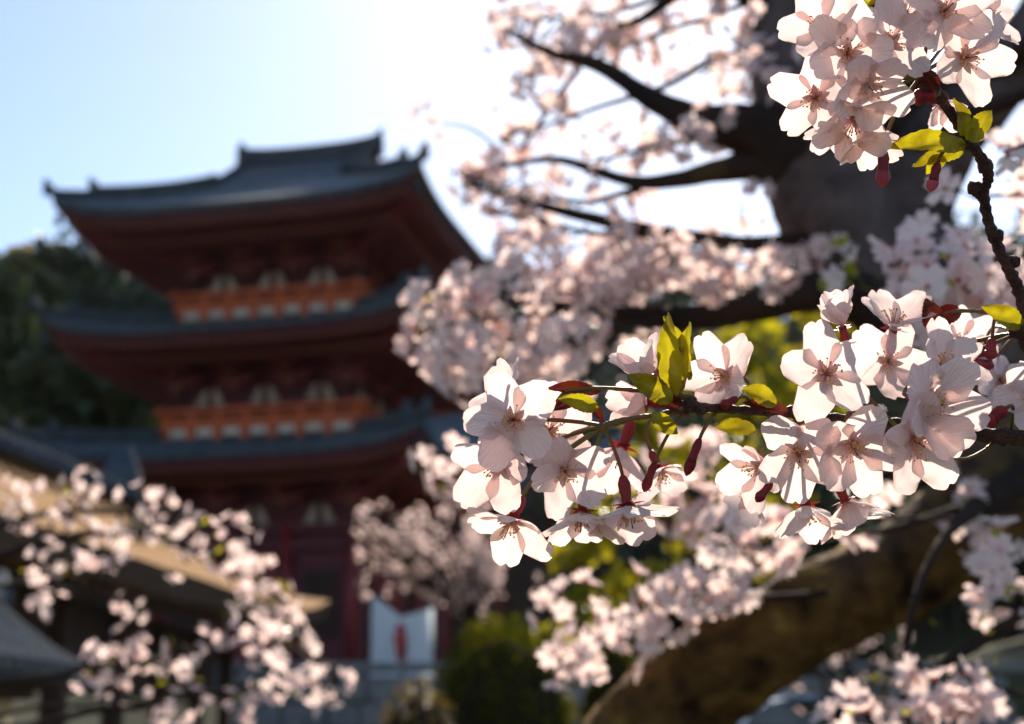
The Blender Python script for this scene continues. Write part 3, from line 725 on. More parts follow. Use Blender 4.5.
# yellow-green young maple in the middle distance
def maple():
    d = 11.0; c0 = at(660, 480, d); g = height(c0.x, c0.y)
    t = thing('maple_tree', (c0.x, c0.y, g), 'young maple with bright yellow green leaves behind the flower clusters', 'tree')
    tips = [(560, 600, .5), (590, 545, .6), (640, 600, .7), (640, 530, .8), (690, 590, .7), (700, 560, .7), (730, 500, .8), (690, 480, .8), (640, 470, .5), (750, 455, .7), (740, 410, .7), (700, 400, .6), (790, 370, .8), (810, 345, .6), (770, 350, .7), (850, 350, .4), (720, 345, .5), (660, 430, .4), (600, 580, .5), (745, 560, .6), (790, 420, .6), (770, 520, .6), (850, 330, .5), (830, 390, .5)]
    mb = MB(); cs, rs = [], []
    base = Vector((c0.x, c0.y, g)); fork = at(680, 640, d)
    mb.tube(spline([tuple(base), tuple(base.lerp(fork, .5)+Vector((.06, 0, 0))), tuple(fork)], 5), np.linspace(.09, .06, 11), 10, 0, .15)
    for x, y, r_ in tips:
        q = at(x, y, d+rng.uniform(-.8, .8)); mid = fork.lerp(q, .5)+Vector((0, 0, -.12))
        mb.tube(spline([tuple(fork), tuple(mid), tuple(q)], 4), np.linspace(.035, .006, 9), 6, 0, .1)
        for k in range(3):
            cs.append(tuple(q+Vector(rng.normal(size=3)*.16))); rs.append(np.array((.26, .26, .16))*r_*1.2)
    mb.build('trunk', M['darkbark'], t, True)
    V, F = leafcloud(cs, rs, 85, .068, shell=.5); MB().addn(V, F).build('crown', M['yleaf'], t)
maple()

# ------------------------------------------------------------------ blossom building blocks (soft distance)
def petal_lo():
    vv, ff = [], []
    for p in range(5):
        a = 2*math.pi*p/5; ca, sa = math.cos(a), math.sin(a)
        for (y, wd, z_) in ((.08, .06, .02), (.55, .36, .16), (.98, .24, .22)):
            for s in (-1, 0, 1):
                yy = y - (.07 if (s == 0 and y > .9) else 0); zz = z_ + (.05 if s else -.03)
                vv.append((yy*ca - s*wd*sa, yy*sa + s*wd*ca, zz))
        o = p*9; ff += [(o+r*3+c, o+r*3+c+1, o+r*3+c+4, o+r*3+c+3) for r in range(2) for c in range(2)]
    return np.array(vv), np.array(ff)
PV, PF = petal_lo()
HV = np.array([(.13*math.cos(a), .13*math.sin(a), .05) for a in np.linspace(0, 2*math.pi, 7)[:-1]]+[(0, 0, .30), (0, 0, -.42)])
HF = np.array([(i, (i+1) % 6, 6) for i in range(6)]+[((i+1) % 6, i, 7) for i in range(6)])
def add_flowers(mb, pos, dirs, size):
    k = len(pos); Rm = frames(dirs); s = size*(.85+.3*rng.random((k, 1, 1)))
    cup = (1+.9*rng.random((k, 1)))
    P = np.repeat(PV[None], k, 0); P[:, :, 2] *= cup*1.3; P += rng.normal(size=P.shape)*.03
    V = np.einsum('kij,kvj->kvi', Rm, P*s)+pos[:, None]; n = len(PV)
    mb.addn(V.reshape(-1, 3), (PF[None]+np.arange(k)[:, None, None]*n).reshape(-1, 4), 0)
    V = np.einsum('kij,kvj->kvi', Rm, HV[None]*s)+pos[:, None]; n = len(HV)
    mb.addn(V.reshape(-1, 3), (HF[None]+np.arange(k)[:, None, None]*n).reshape(-1, 3), 1)
DENS = .55
def spray(parent, blobs, path=None, rad=.006, size=.0155, per=5, spread=.027, twigs=True, leaves=0, barkm='darkbark', name='branch'):
    """one flowering branch: its wood, then its blossoms (and leaflets) as children. blobs: (px, py, rx, ry, depth, nodes)"""
    nodes = []
    for (x, y, rx, ry, d, n) in blobs:
        for _ in range(max(1, round(n*DENS))):
            a = rng.uniform(0, 2*math.pi); r_ = rng.random()**.5
            nodes.append((at(x+rx*r_*math.cos(a), y+ry*r_*math.sin(a), d+rng.normal()*.06*d)))
    wood = MB()
    if path is None:
        p0 = blobs[0]; path = [(b_[0], b_[1]+b_[3]*.4, b_[4]) for b_ in blobs]
        if len(path) < 2: path = [(p0[0]-p0[2], p0[1]+p0[3]*.3, p0[4]), (p0[0]+p0[2], p0[1], p0[4])]
    W3 = [tuple(at(*p)) for p in path]; cur = spline(W3, 8)
    cur = cur + np.array([noise.noise_vector(Vector(c)*9) for c in cur])*.010*path[0][2]/2
    wood.tube([tuple(c) for c in cur], np.linspace(rad, rad*.35, len(cur)), 7, 0, .15, nscale=30)
    pos, dirs = [], []
    for nd in nodes:
        dd = np.linalg.norm(cur-np.array(nd), axis=1); c = cur[int(dd.argmin())]
        if twigs and dd.min() > .01:
            mid = (Vector(c)+nd)/2+Vector(rng.normal(size=3)*.012)
            wood.tube([tuple(c), tuple(mid), tuple(nd)], [rad*.40, rad*.28, rad*.18], 4, 0, cap=False)
        m_ = max(1, rng.integers(per-1, per+2))
        dv = rng.normal(size=(m_, 3)); dv /= np.linalg.norm(dv, axis=1)[:, None]; dv[:, 2] -= .15
        pos.append(np.array(nd)+dv*spread*(.7+.6*rng.random((m_, 1)))); dirs.append(dv+rng.normal(size=dv.shape)*.3)
    br = wood.build(name, M[barkm], parent, True)
    if pos:
        mb = MB(); add_flowers(mb, np.concatenate(pos), np.concatenate(dirs), size)
        mb.build('blossoms', [M['petal_far'], M['heart']], br, False)
    if leaves:
        idx = rng.integers(0, len(nodes), leaves); P = np.array([np.array(nodes[i])+rng.normal(size=3)*spread*.9 for i in idx])
        Rm = rand_rot(leaves); q = np.array([(-.5, 0, 0), (-.1, -.2, .05), (.5, 0, 0), (-.1, .2, .05)])[None]*(.019*(.6+.8*rng.random((leaves, 1, 1))))
        V = np.einsum('kij,kvj->kvi', Rm, q)+P[:, None]; MB().addn(V.reshape(-1, 3), np.arange(leaves*4).reshape(-1, 4)).build('leaves', M['yleaf'], br)
    return br

# ------------------------------------------------------------------ the leaning cherry tree
def px_r(pts): return [(*at(x, y, d), r_/FPX*d) for x, y, d, r_ in pts]
def cherry():
    g = at(600, 900, 1.75)
    t = thing('cherry_tree', (g.x, g.y, 0), 'old leaning cherry tree with mossy limb and pale pink blossom', 'tree')
    def limb(name, pts, sides, m, rough=.18, n=10, nscale=14, lump=.25, parent=t):
        P = spline(px_r(pts), n); mb = MB(); mb.tube([tuple(p[:3]) for p in P], [max(p[3], .001) for p in P], sides, 0, rough, nscale=nscale, lump=lump)
        return mb.build(name, M[m], parent, True)
    # the mossy limb: out of the lower edge, up to the right, and down to the soil out of frame
    gp = (640, 1960, 1.8, 110)
    limb('trunk', [gp, (585, 1500, 1.75, 92), (590, 1050, 1.72, 72), (615, 820, 1.70, 64), (668, 715, 1.68, 58), (735, 655, 1.66, 54), (810, 614, 1.66, 50), (900, 572, 1.68, 48), (975, 520, 1.72, 52), (1015, 450, 1.8, 66), (985, 370, 1.85, 62), (925, 300, 1.9, 64), (872, 232, 1.95, 66), (830, 165, 2.0, 60), (798, 100, 2.05, 50), (795, 30, 2.1, 44), (828, -60, 2.12, 36), (890, -180, 2.15, 28)], 40, 'moss', .10, 12, 22, .22)
    limb('limb', [(1005, 480, 1.78, 50), (1060, 440, 1.75, 48), (1150, 330, 1.75, 44), (1260, 120, 1.8, 36), (1330, -120, 1.8, 26)], 24, 'bark')
    limb('limb', [(900, 270, 1.93, 50), (908, 205, 1.93, 46), (940, 140, 1.93, 38), (1000, 75, 1.93, 32), (1060, 0, 1.93, 34), (1110, -120, 1.93, 26)], 26, 'moss', .12, 10, 22, .22)
    limb('limb', [(850, 180, 2.0, 50), (790, 145, 2.0, 42), (745, 130, 2.0, 28), (700, 122, 2.0, 17), (650, 98, 2.02, 10), (600, 66, 2.05, 6.5), (545, 50, 2.1, 4.5), (490, 20, 2.2, 3)], 20, 'bark')
    limb('limb', [(830, 195, 2.0, 30), (770, 165, 2.0, 22), (720, 170, 2.0, 12), (670, 181, 2.0, 8), (625, 180, 2.0, 6), (560, 160, 2.1, 4), (500, 165, 2.15, 2.5)], 16, 'bark')
    limb('limb', [(900, 275, 1.92, 34), (850, 248, 1.94, 16), (800, 242, 1.95, 10), (740, 243, 1.96, 8), (660, 232, 2.0, 7), (600, 220, 2.0, 6), (540, 205, 2.05, 4.5), (470, 185, 2.1, 3)], 14, 'bark')
    limb('limb', [(930, 345, 1.86, 40), (870, 305, 1.86, 30), (820, 292, 1.86, 22), (760, 306, 1.88, 17), (700, 317, 1.9, 13), (640, 316, 1.92, 10), (560, 306, 1.95, 5), (480, 300, 2.0, 3)], 18, 'bark')
    limb('limb', [(870, 110, 2.0, 40), (930, 95, 1.95, 20), (985, 72, 1.9, 13), (1060, 30, 1.85, 9)], 16, 'bark')
    limb('limb', [(900, 130, 1.98, 30), (950, 122, 1.9, 13), (1010, 100, 1.8, 8), (1070, 80, 1.8, 6)], 14, 'bark')
    limb('limb', [(840, 60, 2.05, 34), (780, 20, 2.1, 16), (710, -20, 2.1, 10), (640, 20, 2.15, 4), (600, 40, 2.2, 3), (520, 150, 2.2, 2)], 14, 'bark')
    limb('limb', [(1040, 470, 1.74, 22), (960, 520, 1.5, 7), (915, 600, 1.4, 4), (905, 700, 1.38, 3), (925, 780, 1.38, 2)], 10, 'bark')
    limb('limb', [(1100, 560, 1.5, 12), (1040, 600, 1.5, 8), (985, 640, 1.5, 5), (925, 672, 1.5, 4), (880, 672, 1.5, 2)], 10, 'bark')
    # dark limb stubs on the mossy limb
    # blossom branches, upper mass against the sky
    S = lambda *a, **k: spray(t, *a, **k)
    global DENS; DENS = .72
    S([(520, 18, 42, 18, 2.3, 10), (570, 40, 40, 26, 2.25, 9), (540, 62, 34, 20, 2.2, 6)], [(720, -30, 2.1), (620, 10, 2.2), (500, 20, 2.3)], leaves=5)
    S([(610, 20, 50, 26, 2.2, 9), (650, 60, 44, 28, 2.2, 6), (690, 20, 46, 26, 2.2, 9)], [(800, -10, 2.1), (700, 20, 2.2), (590, 60, 2.25)])
    S([(745, 20, 36, 26, 2.1, 8), (725, 75, 36, 24, 2.1, 6), (765, 68, 20, 40, 2.1, 5)], [(840, 10, 2.1), (770, 30, 2.1), (700, 80, 2.15)])
    S([(545, 105, 40, 22, 2.2, 4), (600, 120, 36, 20, 2.2, 3), (510, 130, 26, 18, 2.25, 4)], [(720, 60, 2.1), (620, 100, 2.15), (500, 140, 2.25)])
    S([(480, 165, 18, 18, 2.2, 5), (505, 185, 22, 20, 2.2, 6), (540, 165, 26, 16, 2.2, 3), (530, 200, 24, 14, 2.15, 6)], [(640, 190, 2.05), (560, 200, 2.1), (460, 175, 2.2)])
    S([(430, 121, 16, 7, 2.25, 2)], [(500, 150, 2.25), (470, 130, 2.25), (425, 120, 2.25)], rad=.003)
    S([(590, 165, 30, 12, 2.1, 2), (655, 140, 34, 22, 2.05, 5), (700, 130, 30, 20, 2.05, 6), (620, 190, 34, 12, 2.05, 3)], [(760, 140, 2.0), (680, 140, 2.05), (590, 165, 2.1)])
    S([(508, 220, 20, 10, 2.1, 4), (545, 232, 34, 14, 2.05, 6), (600, 240, 34, 14, 2.0, 7)], [(700, 240, 2.0), (600, 228, 2.0), (490, 212, 2.1)])
    S([(655, 222, 40, 8, 2.0, 1), (750, 200, 10, 14, 2.0, 1), (640, 250, 34, 16, 2.0, 6), (700, 255, 40, 14, 2.0, 5)], [(800, 240, 2.0), (700, 248, 2.0), (620, 240, 2.0)])
    # middle band
    DENS = .56
    S([(470, 282, 14, 24, 1.9, 5), (438, 310, 22, 20, 1.9, 12), (442, 342, 26, 22, 1.9, 13), (466, 348, 26, 20, 1.9, 9)], [(640, 316, 1.92), (540, 312, 1.9), (420, 330, 1.9)], leaves=14)
    S([(520, 290, 40, 26, 1.95, 16), (560, 270, 34, 26, 1.95, 13), (590, 290, 34, 22, 1.95, 12)], [(680, 316, 1.92), (590, 300, 1.95), (500, 290, 1.95)])
    S([(530, 350, 34, 24, 1.88, 13), (565, 362, 26, 22, 1.88, 10), (545, 388, 26, 16, 1.88, 6), (486, 372, 16, 10, 1.88, 3)], [(660, 318, 1.9), (580, 340, 1.88), (500, 365, 1.88)])
    S([(640, 275, 44, 22, 1.95, 13), (700, 285, 40, 20, 1.95, 11), (620, 250, 30, 16, 1.95, 7)], [(780, 300, 1.9), (700, 300, 1.92), (620, 270, 1.95)])
    S([(760, 268, 34, 14, 1.9, 6), (735, 280, 36, 8, 1.9, 4), (815, 262, 20, 10, 1.9, 3)], [(850, 290, 1.88), (780, 290, 1.9), (720, 290, 1.9)])
    S([(655, 350, 14, 8, 1.88, 2), (615, 340, 12, 8, 1.88, 1)], [(700, 318, 1.9), (660, 335, 1.88), (610, 335, 1.88)])
    DENS = .5
    S([(448, 458, 26, 16, 1.85, 6), (478, 448, 18, 12, 1.85, 3)], [(620, 430, 1.8), (540, 450, 1.82), (425, 458, 1.85)], rad=.004, leaves=4)
    S([(650, 490, 46, 18, 1.75, 8), (690, 470, 30, 24, 1.75, 7), (700, 510, 24, 14, 1.75, 4)], [(960, 470, 1.75), (800, 480, 1.75), (690, 490, 1.75), (600, 505, 1.78)], rad=.006, leaves=6)
    S([(765, 538, 28, 14, 1.55, 6), (735, 530, 18, 9, 1.55, 3)], [(960, 510, 1.6), (860, 540, 1.58), (740, 545, 1.55)], rad=.005, leaves=4)
    S([(690, 585, 32, 14, 1.6, 10), (655, 598, 24, 16, 1.6, 8), (735, 572, 20, 9, 1.6, 4), (632, 620, 16, 8, 1.6, 3)], [(830, 590, 1.6), (740, 600, 1.6), (640, 612, 1.6)], rad=.005, leaves=8)
    S([(585, 602, 10, 8, 1.75, 2), (545, 616, 12, 6, 1.78, 1), (575, 654, 16, 7, 1.7, 3), (604, 660, 14, 6, 1.7, 3)], [(680, 640, 1.65), (620, 640, 1.68), (550, 630, 1.75)], rad=.003, leaves=4)
    S([(940, 680, 22, 14, 1.35, 5), (960, 700, 22, 14, 1.35, 5)], [(905, 640, 1.38), (930, 680, 1.36), (980, 710, 1.35)], rad=.003, leaves=3)
    S([(860, 722, 24, 10, 1.35, 3), (912, 724, 18, 8, 1.35, 3)], [(925, 760, 1.38), (890, 730, 1.36), (850, 724, 1.35)], rad=.003, leaves=3)
    S([(870, 518, 26, 10, 1.55, 2), (965, 508, 20, 10, 1.55, 3), (985, 560, 16, 30, 1.55, 3)], [(1040, 500, 1.55), (960, 520, 1.55), (860, 520, 1.55)], rad=.004, leaves=1)
    # right side, nearer and sharper
    S([(960, 288, 40, 12, 1.05, 8), (995, 270, 28, 14, 1.05, 6), (930, 292, 24, 10, 1.05, 4), (1010, 290, 20, 12, 1.05, 4)], [(1080, 280, 1.1), (1000, 285, 1.08), (900, 300, 1.05)], rad=.004, size=.016, spread=.026, leaves=4)
    S([(915, 244, 22, 12, 1.15, 4)], [(1040, 262, 1.1), (960, 256, 1.12), (895, 250, 1.15)], rad=.003, size=.016, leaves=0)
    S([(1002, 150, 10, 10, .85, 1)], [(1060, 130, .9), (1030, 140, .88), (1000, 150, .85)], rad=.002, size=.015, per=2, spread=.008)
    S([(1018, 185, 10, 14, 1.1, 2), (972, 198, 8, 6, 1.1, 1)], [(1080, 190, 1.1), (1030, 195, 1.1), (970, 200, 1.1)], rad=.003, size=.016)
    S([(870, 274, 12, 6, 1.5, 1)], [(930, 300, 1.5), (895, 285, 1.5), (860, 274, 1.5)], rad=.003, leaves=16, per=2)
    S([(1012, 560, 10, 8, 1.4, 2), (990, 595, 16, 12, 1.9, 2)], [(1060, 560, 1.5), (1020, 575, 1.5), (980, 590, 1.7)], rad=.003, leaves=3)
    S([(1015, 618, 5, 10, 1.5, 1)], [(1040, 600, 1.5), (1015, 618, 1.5), (1000, 630, 1.5)], rad=.003, leaves=12, per=1, size=.004)
    S([(960, 672, 8, 6, 1.5, 1), (980, 682, 8, 6, 1.5, 1)], [(1040, 700, 1.5), (985, 685, 1.5), (950, 662, 1.5)], rad=.003, leaves=8, per=2, size=.008)
    S([(885, 705, 7, 7, 1.5, 1), (835, 700, 7, 7, 1.5, 1)], [(925, 720, 1.5), (885, 705, 1.5), (835, 702, 1.5)], rad=.002, leaves=10, per=1, size=.004)
    return t
cherry()

# blossom branches reaching in from the left, over the thatched roof
def left_branches():
    a = at(-60, 560, 3.0)
    t = thing('cherry_tree', (a.x-1.0, a.y, 0), 'cherry tree outside left edge, blossom branches over the thatched roof', 'tree')
    o = ORG[t.name]; mb = MB()
    mb.tube(spline([(o[0], o[1], 0), (o[0]+.1, o[1], 1.2), (o[0]+.15, o[1]-.05, 2.2), (o[0]-.1, o[1], 3.4)], 8), np.linspace(.15, .06, 25), 16, 0, .2)
    mb.build('trunk', M['bark'], t, True)
    global DENS; DENS = .40
    S = lambda *b_, **k: spray(t, *b_, size=.0135, spread=.034, **k)
    S([(10, 490, 22, 18, 2.9, 7), (60, 505, 30, 20, 2.9, 9), (100, 540, 36, 20, 2.9, 8), (140, 500, 30, 18, 2.9, 8)], [(-330, 640, 3.1), (-60, 545, 3.0), (40, 515, 2.9), (170, 510, 2.9)], leaves=4, rad=.012)
    S([(85, 478, 20, 12, 2.9, 6), (185, 515, 34, 22, 2.85, 11), (225, 530, 26, 18, 2.85, 7), (215, 565, 34, 14, 2.85, 8), (250, 580, 30, 16, 2.85, 8), (275, 600, 22, 10, 2.85, 4)], [(-320, 660, 3.1), (-40, 570, 3.0), (110, 530, 2.9), (220, 560, 2.85), (290, 605, 2.85)], leaves=14, rad=.012)
    S([(60, 565, 24, 26, 2.9, 6), (65, 610, 20, 20, 2.9, 4), (90, 545, 40, 12, 2.9, 5), (30, 560, 22, 14, 2.9, 3), (122, 600, 18, 10, 2.9, 2)], [(-300, 640, 3.05), (-40, 590, 2.95), (60, 590, 2.9), (140, 600, 2.9)], leaves=2, rad=.008)
    S([(150, 645, 34, 24, 2.7, 10), (110, 665, 32, 18, 2.7, 7), (195, 660, 30, 20, 2.7, 8), (235, 640, 26, 16, 2.7, 6), (210, 625, 14, 8, 2.7, 2)], [(-280, 700, 3.0), (0, 680, 2.8), (130, 660, 2.7), (240, 650, 2.7)], leaves=8, rad=.010)
    S([(270, 660, 34, 22, 2.65, 12), (312, 672, 30, 18, 2.65, 11), (250, 690, 34, 16, 2.65, 6), (280, 632, 20, 10, 2.65, 4), (225, 712, 40, 12, 2.65, 4)], [(-260, 760, 3.0), (60, 720, 2.8), (220, 690, 2.7), (335, 680, 2.65)], leaves=8, rad=.010)
    S([(110, 698, 14, 7, 2.7, 3), (165, 700, 26, 12, 2.7, 4), (130, 640, 10, 8, 2.7, 1)], [(-280, 760, 3.0), (0, 715, 2.8), (90, 700, 2.7), (200, 705, 2.7)], leaves=4, rad=.006)
    S([(255, 588, 26, 16, 2.85, 4), (285, 622, 22, 10, 2.8, 3), (300, 640, 20, 8, 2.8, 2)], [(40, 600, 2.9), (180, 600, 2.85), (300, 632, 2.8)], leaves=10, rad=.004)
left_branches()
DENS = .55

def far_cherry(px, py, d, W, H, label, n, nodes_per=14, tx=0, size=.019):
    """a whole cherry tree standing further off"""
    c = at(px, py, d); g = height(c.x, c.y)
    t = thing('cherry_tree', (c.x, c.y, g), label, 'tree', 'cherry trees further off')
    mb = MB(); fork = Vector((c.x+tx*.7, c.y+abs(tx), g+(c.z-g)*(.78 if tx else .45)))
    mb.tube(spline([(c.x+tx+.2, fork.y, g-.05), (c.x+tx+.05, fork.y, (g+fork.z)/2), tuple(fork)], 6), np.linspace(.17, .11, 13), 12, 0, .2)
    mb.build('trunk', M['darkbark'], t, True)
    for k in range(n):
        a = 2*math.pi*(k+rng.random()*.6)/n; rr = rng.uniform(.45, 1)
        tip = Vector((c.x+W/2*rr*math.cos(a), c.y+W/2*rr*math.sin(a), c.z+H/2*rng.uniform(-.7, 1)))
        mid = fork.lerp(tip, .5)+Vector((0, 0, H*.12)); cur = spline([tuple(fork), tuple(mid), tuple(tip)], 8)
        wd = MB(); wd.tube(cur, np.linspace(.05, .010, len(cur)), 6, 0, .15)
        pos, dirs = [], []
        for _ in range(nodes_per):
            q = cur[rng.integers(5, len(cur))]+rng.normal(size=3)*(.13*W/2); m_ = 7
            wd.tube([tuple(cur[rng.integers(5, len(cur))]), tuple(q)], [.008, .004], 3, 0, cap=False)
            dv = rng.normal(size=(m_, 3)); dv /= np.linalg.norm(dv, axis=1)[:, None]; pos.append(q+dv*.06); dirs.append(dv)
        br = wd.build('branch', M['darkbark'], t, True)
        fl = MB(); add_flowers(fl, np.concatenate(pos), np.concatenate(dirs), size*1.35); fl.build('blossoms', [M['petal_far'], M['heart']], br)
far_cherry(428, 545, 17, 2.2, .75, 'shaded cherry tree in blossom above the white curtain', 24, 12, tx=.75)
far_cherry(850, 650, 19, 2.6, 1.3, 'dim far cherry tree on the slope below the mossy limb', 10, 5)
far_cherry(580, 590, 22, 1.6, 1.0, 'small sparse cherry tree behind the rounded bush', 6, 4)

# ------------------------------------------------------------------ foreground: flowers in focus
def petal_mesh(k):
    r_ = random.Random(100+k); n = 12; vv = []
    cup = r_.uniform(.25, .55); bend = r_.uniform(-.10, .16); tw = r_.uniform(-.12, .12); notch = r_.uniform(.03, .09); wid = r_.uniform(.35, .43); sk = r_.uniform(-.05, .05)
    for j in range(n+1):
        u = j/n
        for i in range(n+1):
            v_ = -1+2*i/n
            W = .07+(wid-.07)*math.sin(min(u/.72, 1)*math.pi/2)**1.2 - .05*max(0, u-.72)/.28
            T = .58+.42*math.sqrt(max(0, 1-abs(v_)**2.6)) - notch*math.exp(-((v_-sk)/.13)**2) + .012*math.sin(v_*11+k)
            x = v_*W*(1+.02*math.sin(u*9+k)); y = .04+.96*u*T
            z_ = cup*x*x*1.3*(.4+.8*u) + bend*u*u + tw*x*u - .10*math.exp(-(x/.05)**2)*.12*u
            z_ += .075*u*noise.noise(Vector((x*3.5, y*3.2, k*7.3))) + .018*u*abs(v_)**2*math.sin(y*17+k*2)
            vv.append((x, y, z_))
    ff = [(j*(n+1)+i, j*(n+1)+i+1, (j+1)*(n+1)+i+1, (j+1)*(n+1)+i) for j in range(n) for i in range(n)]
    me = MB().add(vv, ff).build('petal', M['petal'], smooth=True)
    m_ = me.data; bpy.data.objects.remove(me); return m_
PET = [petal_mesh(k) for k in range(12)]
def stamen_mesh(k):
    r_ = random.Random(500+k); mb = MB()
    for i in range(30):
        a = r_.uniform(0, 2*math.pi); sp = R(r_.uniform(3, 42)); l = r_.uniform(.22, .40)
        d = Vector((math.sin(sp)*math.cos(a), math.sin(sp)*math.sin(a), math.cos(sp))); b0 = Vector((math.cos(a), math.sin(a), 0))*.04
        mid = b0+d*l*.5+Vector((0, 0, .02)); e = b0+d*l+Vector((math.cos(a), math.sin(a), 0))*.03
        mb.tube([b0, mid, e], [.008, .007, .006], 4, 0, cap=False)
        ax = Vector((r_.gauss(0, 1), r_.gauss(0, 1), r_.gauss(0, 1))).normalized()*.022
        mb.tube([e-ax, e-ax*.5, e+ax*.5, e+ax], [.006, .018, .018, .006], 6, 1)
    mb.tube([(0, 0, 0), (.01, 0, .22), (.015, 0, .42)], [.016, .011, .010], 5, 3); mb.tube([(.015, 0, .41), (.015, 0, .45)], [.018, .014], 6, 3)
    mb.tube([(0, 0, -.03), (0, 0, .015), (0, 0, .03)], [.09, .075, .02], 12, 2)
    o = mb.build('stamens', [M['filament'], M['anther'], M['heart'], M['pedicel']], smooth=True); m_ = o.data; bpy.data.objects.remove(o); return m_
STM = [stamen_mesh(k) for k in range(5)]
def calyx_mesh():
    mb = MB()
    mb.tube([(0, 0, -.62), (0, 0, -.58), (0, 0, -.46), (0, 0, -.30), (0, 0, -.16), (0, 0, -.04), (0, 0, .0)], [.035, .075, .125, .12, .095, .10, .11], 12)
    for k in range(5):
        a = 2*math.pi*(k+.5)/5; ca, sa = math.cos(a), math.sin(a); vv = []
        for (q, wd, z_) in ((.07, .07, -.03), (.16, .085, -.035), (.25, .055, -.035), (.33, .003, -.02)):
            for s in (-1, 0, 1): vv.append((q*ca-s*wd*sa, q*sa+s*wd*ca, z_-(.012 if s == 0 else 0)))
        mb.add(vv, [(r*3+c, r*3+c+1, r*3+c+4, r*3+c+3) for r in range(3) for c in range(2)])
    o = mb.build('flower', M['calyx'], smooth=True); m_ = o.data; bpy.data.objects.remove(o); return m_
CAL = calyx_mesh()
frnd = random.Random(33)
def bez(a, b_, c, d, n=10):
    return [a*(1-t)**3+3*b_*(1-t)**2*t+3*c*(1-t)*t*t+d*t**3 for t in [i/n for i in range(n+1)]]
def flower(parent, px, py, d, rpx, face, open_=22, node=None, roll=None, jit=7):
    """open flower: calyx (its own mesh), five petals, stamens and pedicel as children"""
    p = at(px, py, d); r_ = rpx/FPX*d*(1.04 if py < 160 else 1.10); n = cdir(*face)
    q = n.to_track_quat('Z', 'Y').to_matrix().to_4x4()
    roll = frnd.uniform(0, 2*math.pi) if roll is None else roll
    Mw = Matrix.Translation(p) @ q @ Matrix.Rotation(roll, 4, 'Z') @ Matrix.Scale(r_, 4)
    o = bpy.data.objects.new('flower', CAL); col.objects.link(o); o.parent = parent
    o.matrix_local = Matrix.Translation(-Vector(ORG[parent.name])) @ Mw
    for k in range(5):
        c = bpy.data.objects.new('petal', PET[frnd.randrange(len(PET))]); col.objects.link(c); c.parent = o
        a = 2*math.pi*k/5 + frnd.uniform(-.09, .09); s = frnd.uniform(.93, 1.08)
        tilt = R(open_+frnd.uniform(-jit-3, jit+5)+(4 if k % 2 else -3))
        c.matrix_local = Matrix.Rotation(a, 4, 'Z') @ Matrix.Translation((0, .03, .012*(k % 3))) @ Matrix.Rotation(tilt, 4, 'X') @ Matrix.Rotation(R(frnd.uniform(-9, 9)), 4, 'Y') @ Matrix.Scale(s, 4)
    c = bpy.data.objects.new('stamens', STM[frnd.randrange(5)]); col.objects.link(c); c.parent = o
    c.matrix_local = Matrix.Rotation(frnd.uniform(0, 6), 4, 'Z')
    if node is not None:
        back = p - n*r_*.60; N_ = at(*node); L = (back-N_).length
        pts = bez(N_, N_+(back-N_)*.35+Vector((0, 0, .05*L)), back-n*L*.30, back)
        mb = MB(); mb.tube(pts, [.00075]*len(pts), 6, 0)
        pd = mb.build('pedicel', M['pedicel'], None, True, world=False); pd.parent = o
        pd.matrix_local = Mw.inverted()
    return o
def bud(parent, a_px, b_px, d, wpx, node=None, pink=.35, name='bud'):
    """closed bud hanging from its pedicel: red calyx tube, furled petals"""
    A, B = at(*a_px, d), at(*b_px, d); ax = B-A; L = ax.length; w_ = wpx/FPX*d/2
    cal = MB(); pts = [A+ax*t for t in (0, .06, .22, .40, .52, .64)]; cal.tube(pts, [w_*q for q in (.25, .55, .80, .70, .78, .92)], 10)
    o = cal.build(name, M['calyx'], parent, True)
    pt = MB(); pts = [A+ax*t for t in (.56, .68, .80, .92, 1.0)]; pt.tube(pts, [w_*q for q in (.8, 1.0, .95, .6, .1)], 10, 0, .12, nscale=400)
    pt.build('furled_petals', M['budpink'] if pink else M['calyx'], o, True)
    if node is not None:
        N_ = at(*node); L2 = (A-N_).length; pp = bez(N_, N_+(A-N_)*.4+Vector((0, 0, .1*L2)), A-ax.normalized()*L2*.3, A); mb = MB(); mb.tube(pp, [.0007]*len(pp), 6); mb.build('pedicel', M['pedicel'], o, True)
    return o
def leaf(parent, base, tip, wpx, d, m='leaf', fold=.5, curl=.15, dd=0.0, serr=.04, side=0.):
    A, B = at(*base, d), at(*tip, d+dd); ax = B-A; L = ax.length; w_ = wpx/FPX*d/2; ax.normalize()
    n = cdir(side, .25, 1); s = ax.cross(n).normalized(); n = s.cross(ax).normalized(); vv = []; nu = 18
    for j in range(nu+1):
        u = j/nu; W = w_*(math.sin(math.pi*min(1, u*.96+.04)**.85)**.8 if 0 < u < 1 else .04)
        for i, v_ in enumerate((-1, -.66, -.33, 0, .33, .66, 1)):
            e = 1+(serr*(1 if j % 2 else -1) if abs(v_) == 1 else 0)
            p = A+ax*L*u+s*v_*W*e + n*(abs(v_)*W*fold + curl*L*math.sin(math.pi*u)*.6 + .04*L*math.sin(u*8+v_*3) + .012*L*math.sin(u*26)*abs(v_))
            vv.append(tuple(p))
    mb = MB(); mb.add(vv, [(j*7+i, j*7+i+1, (j+1)*7+i+1, (j+1)*7+i) for j in range(nu) for i in range(6)])
    return mb.build('leaf' if m == 'leaf' else 'bract', M[m], parent, True)
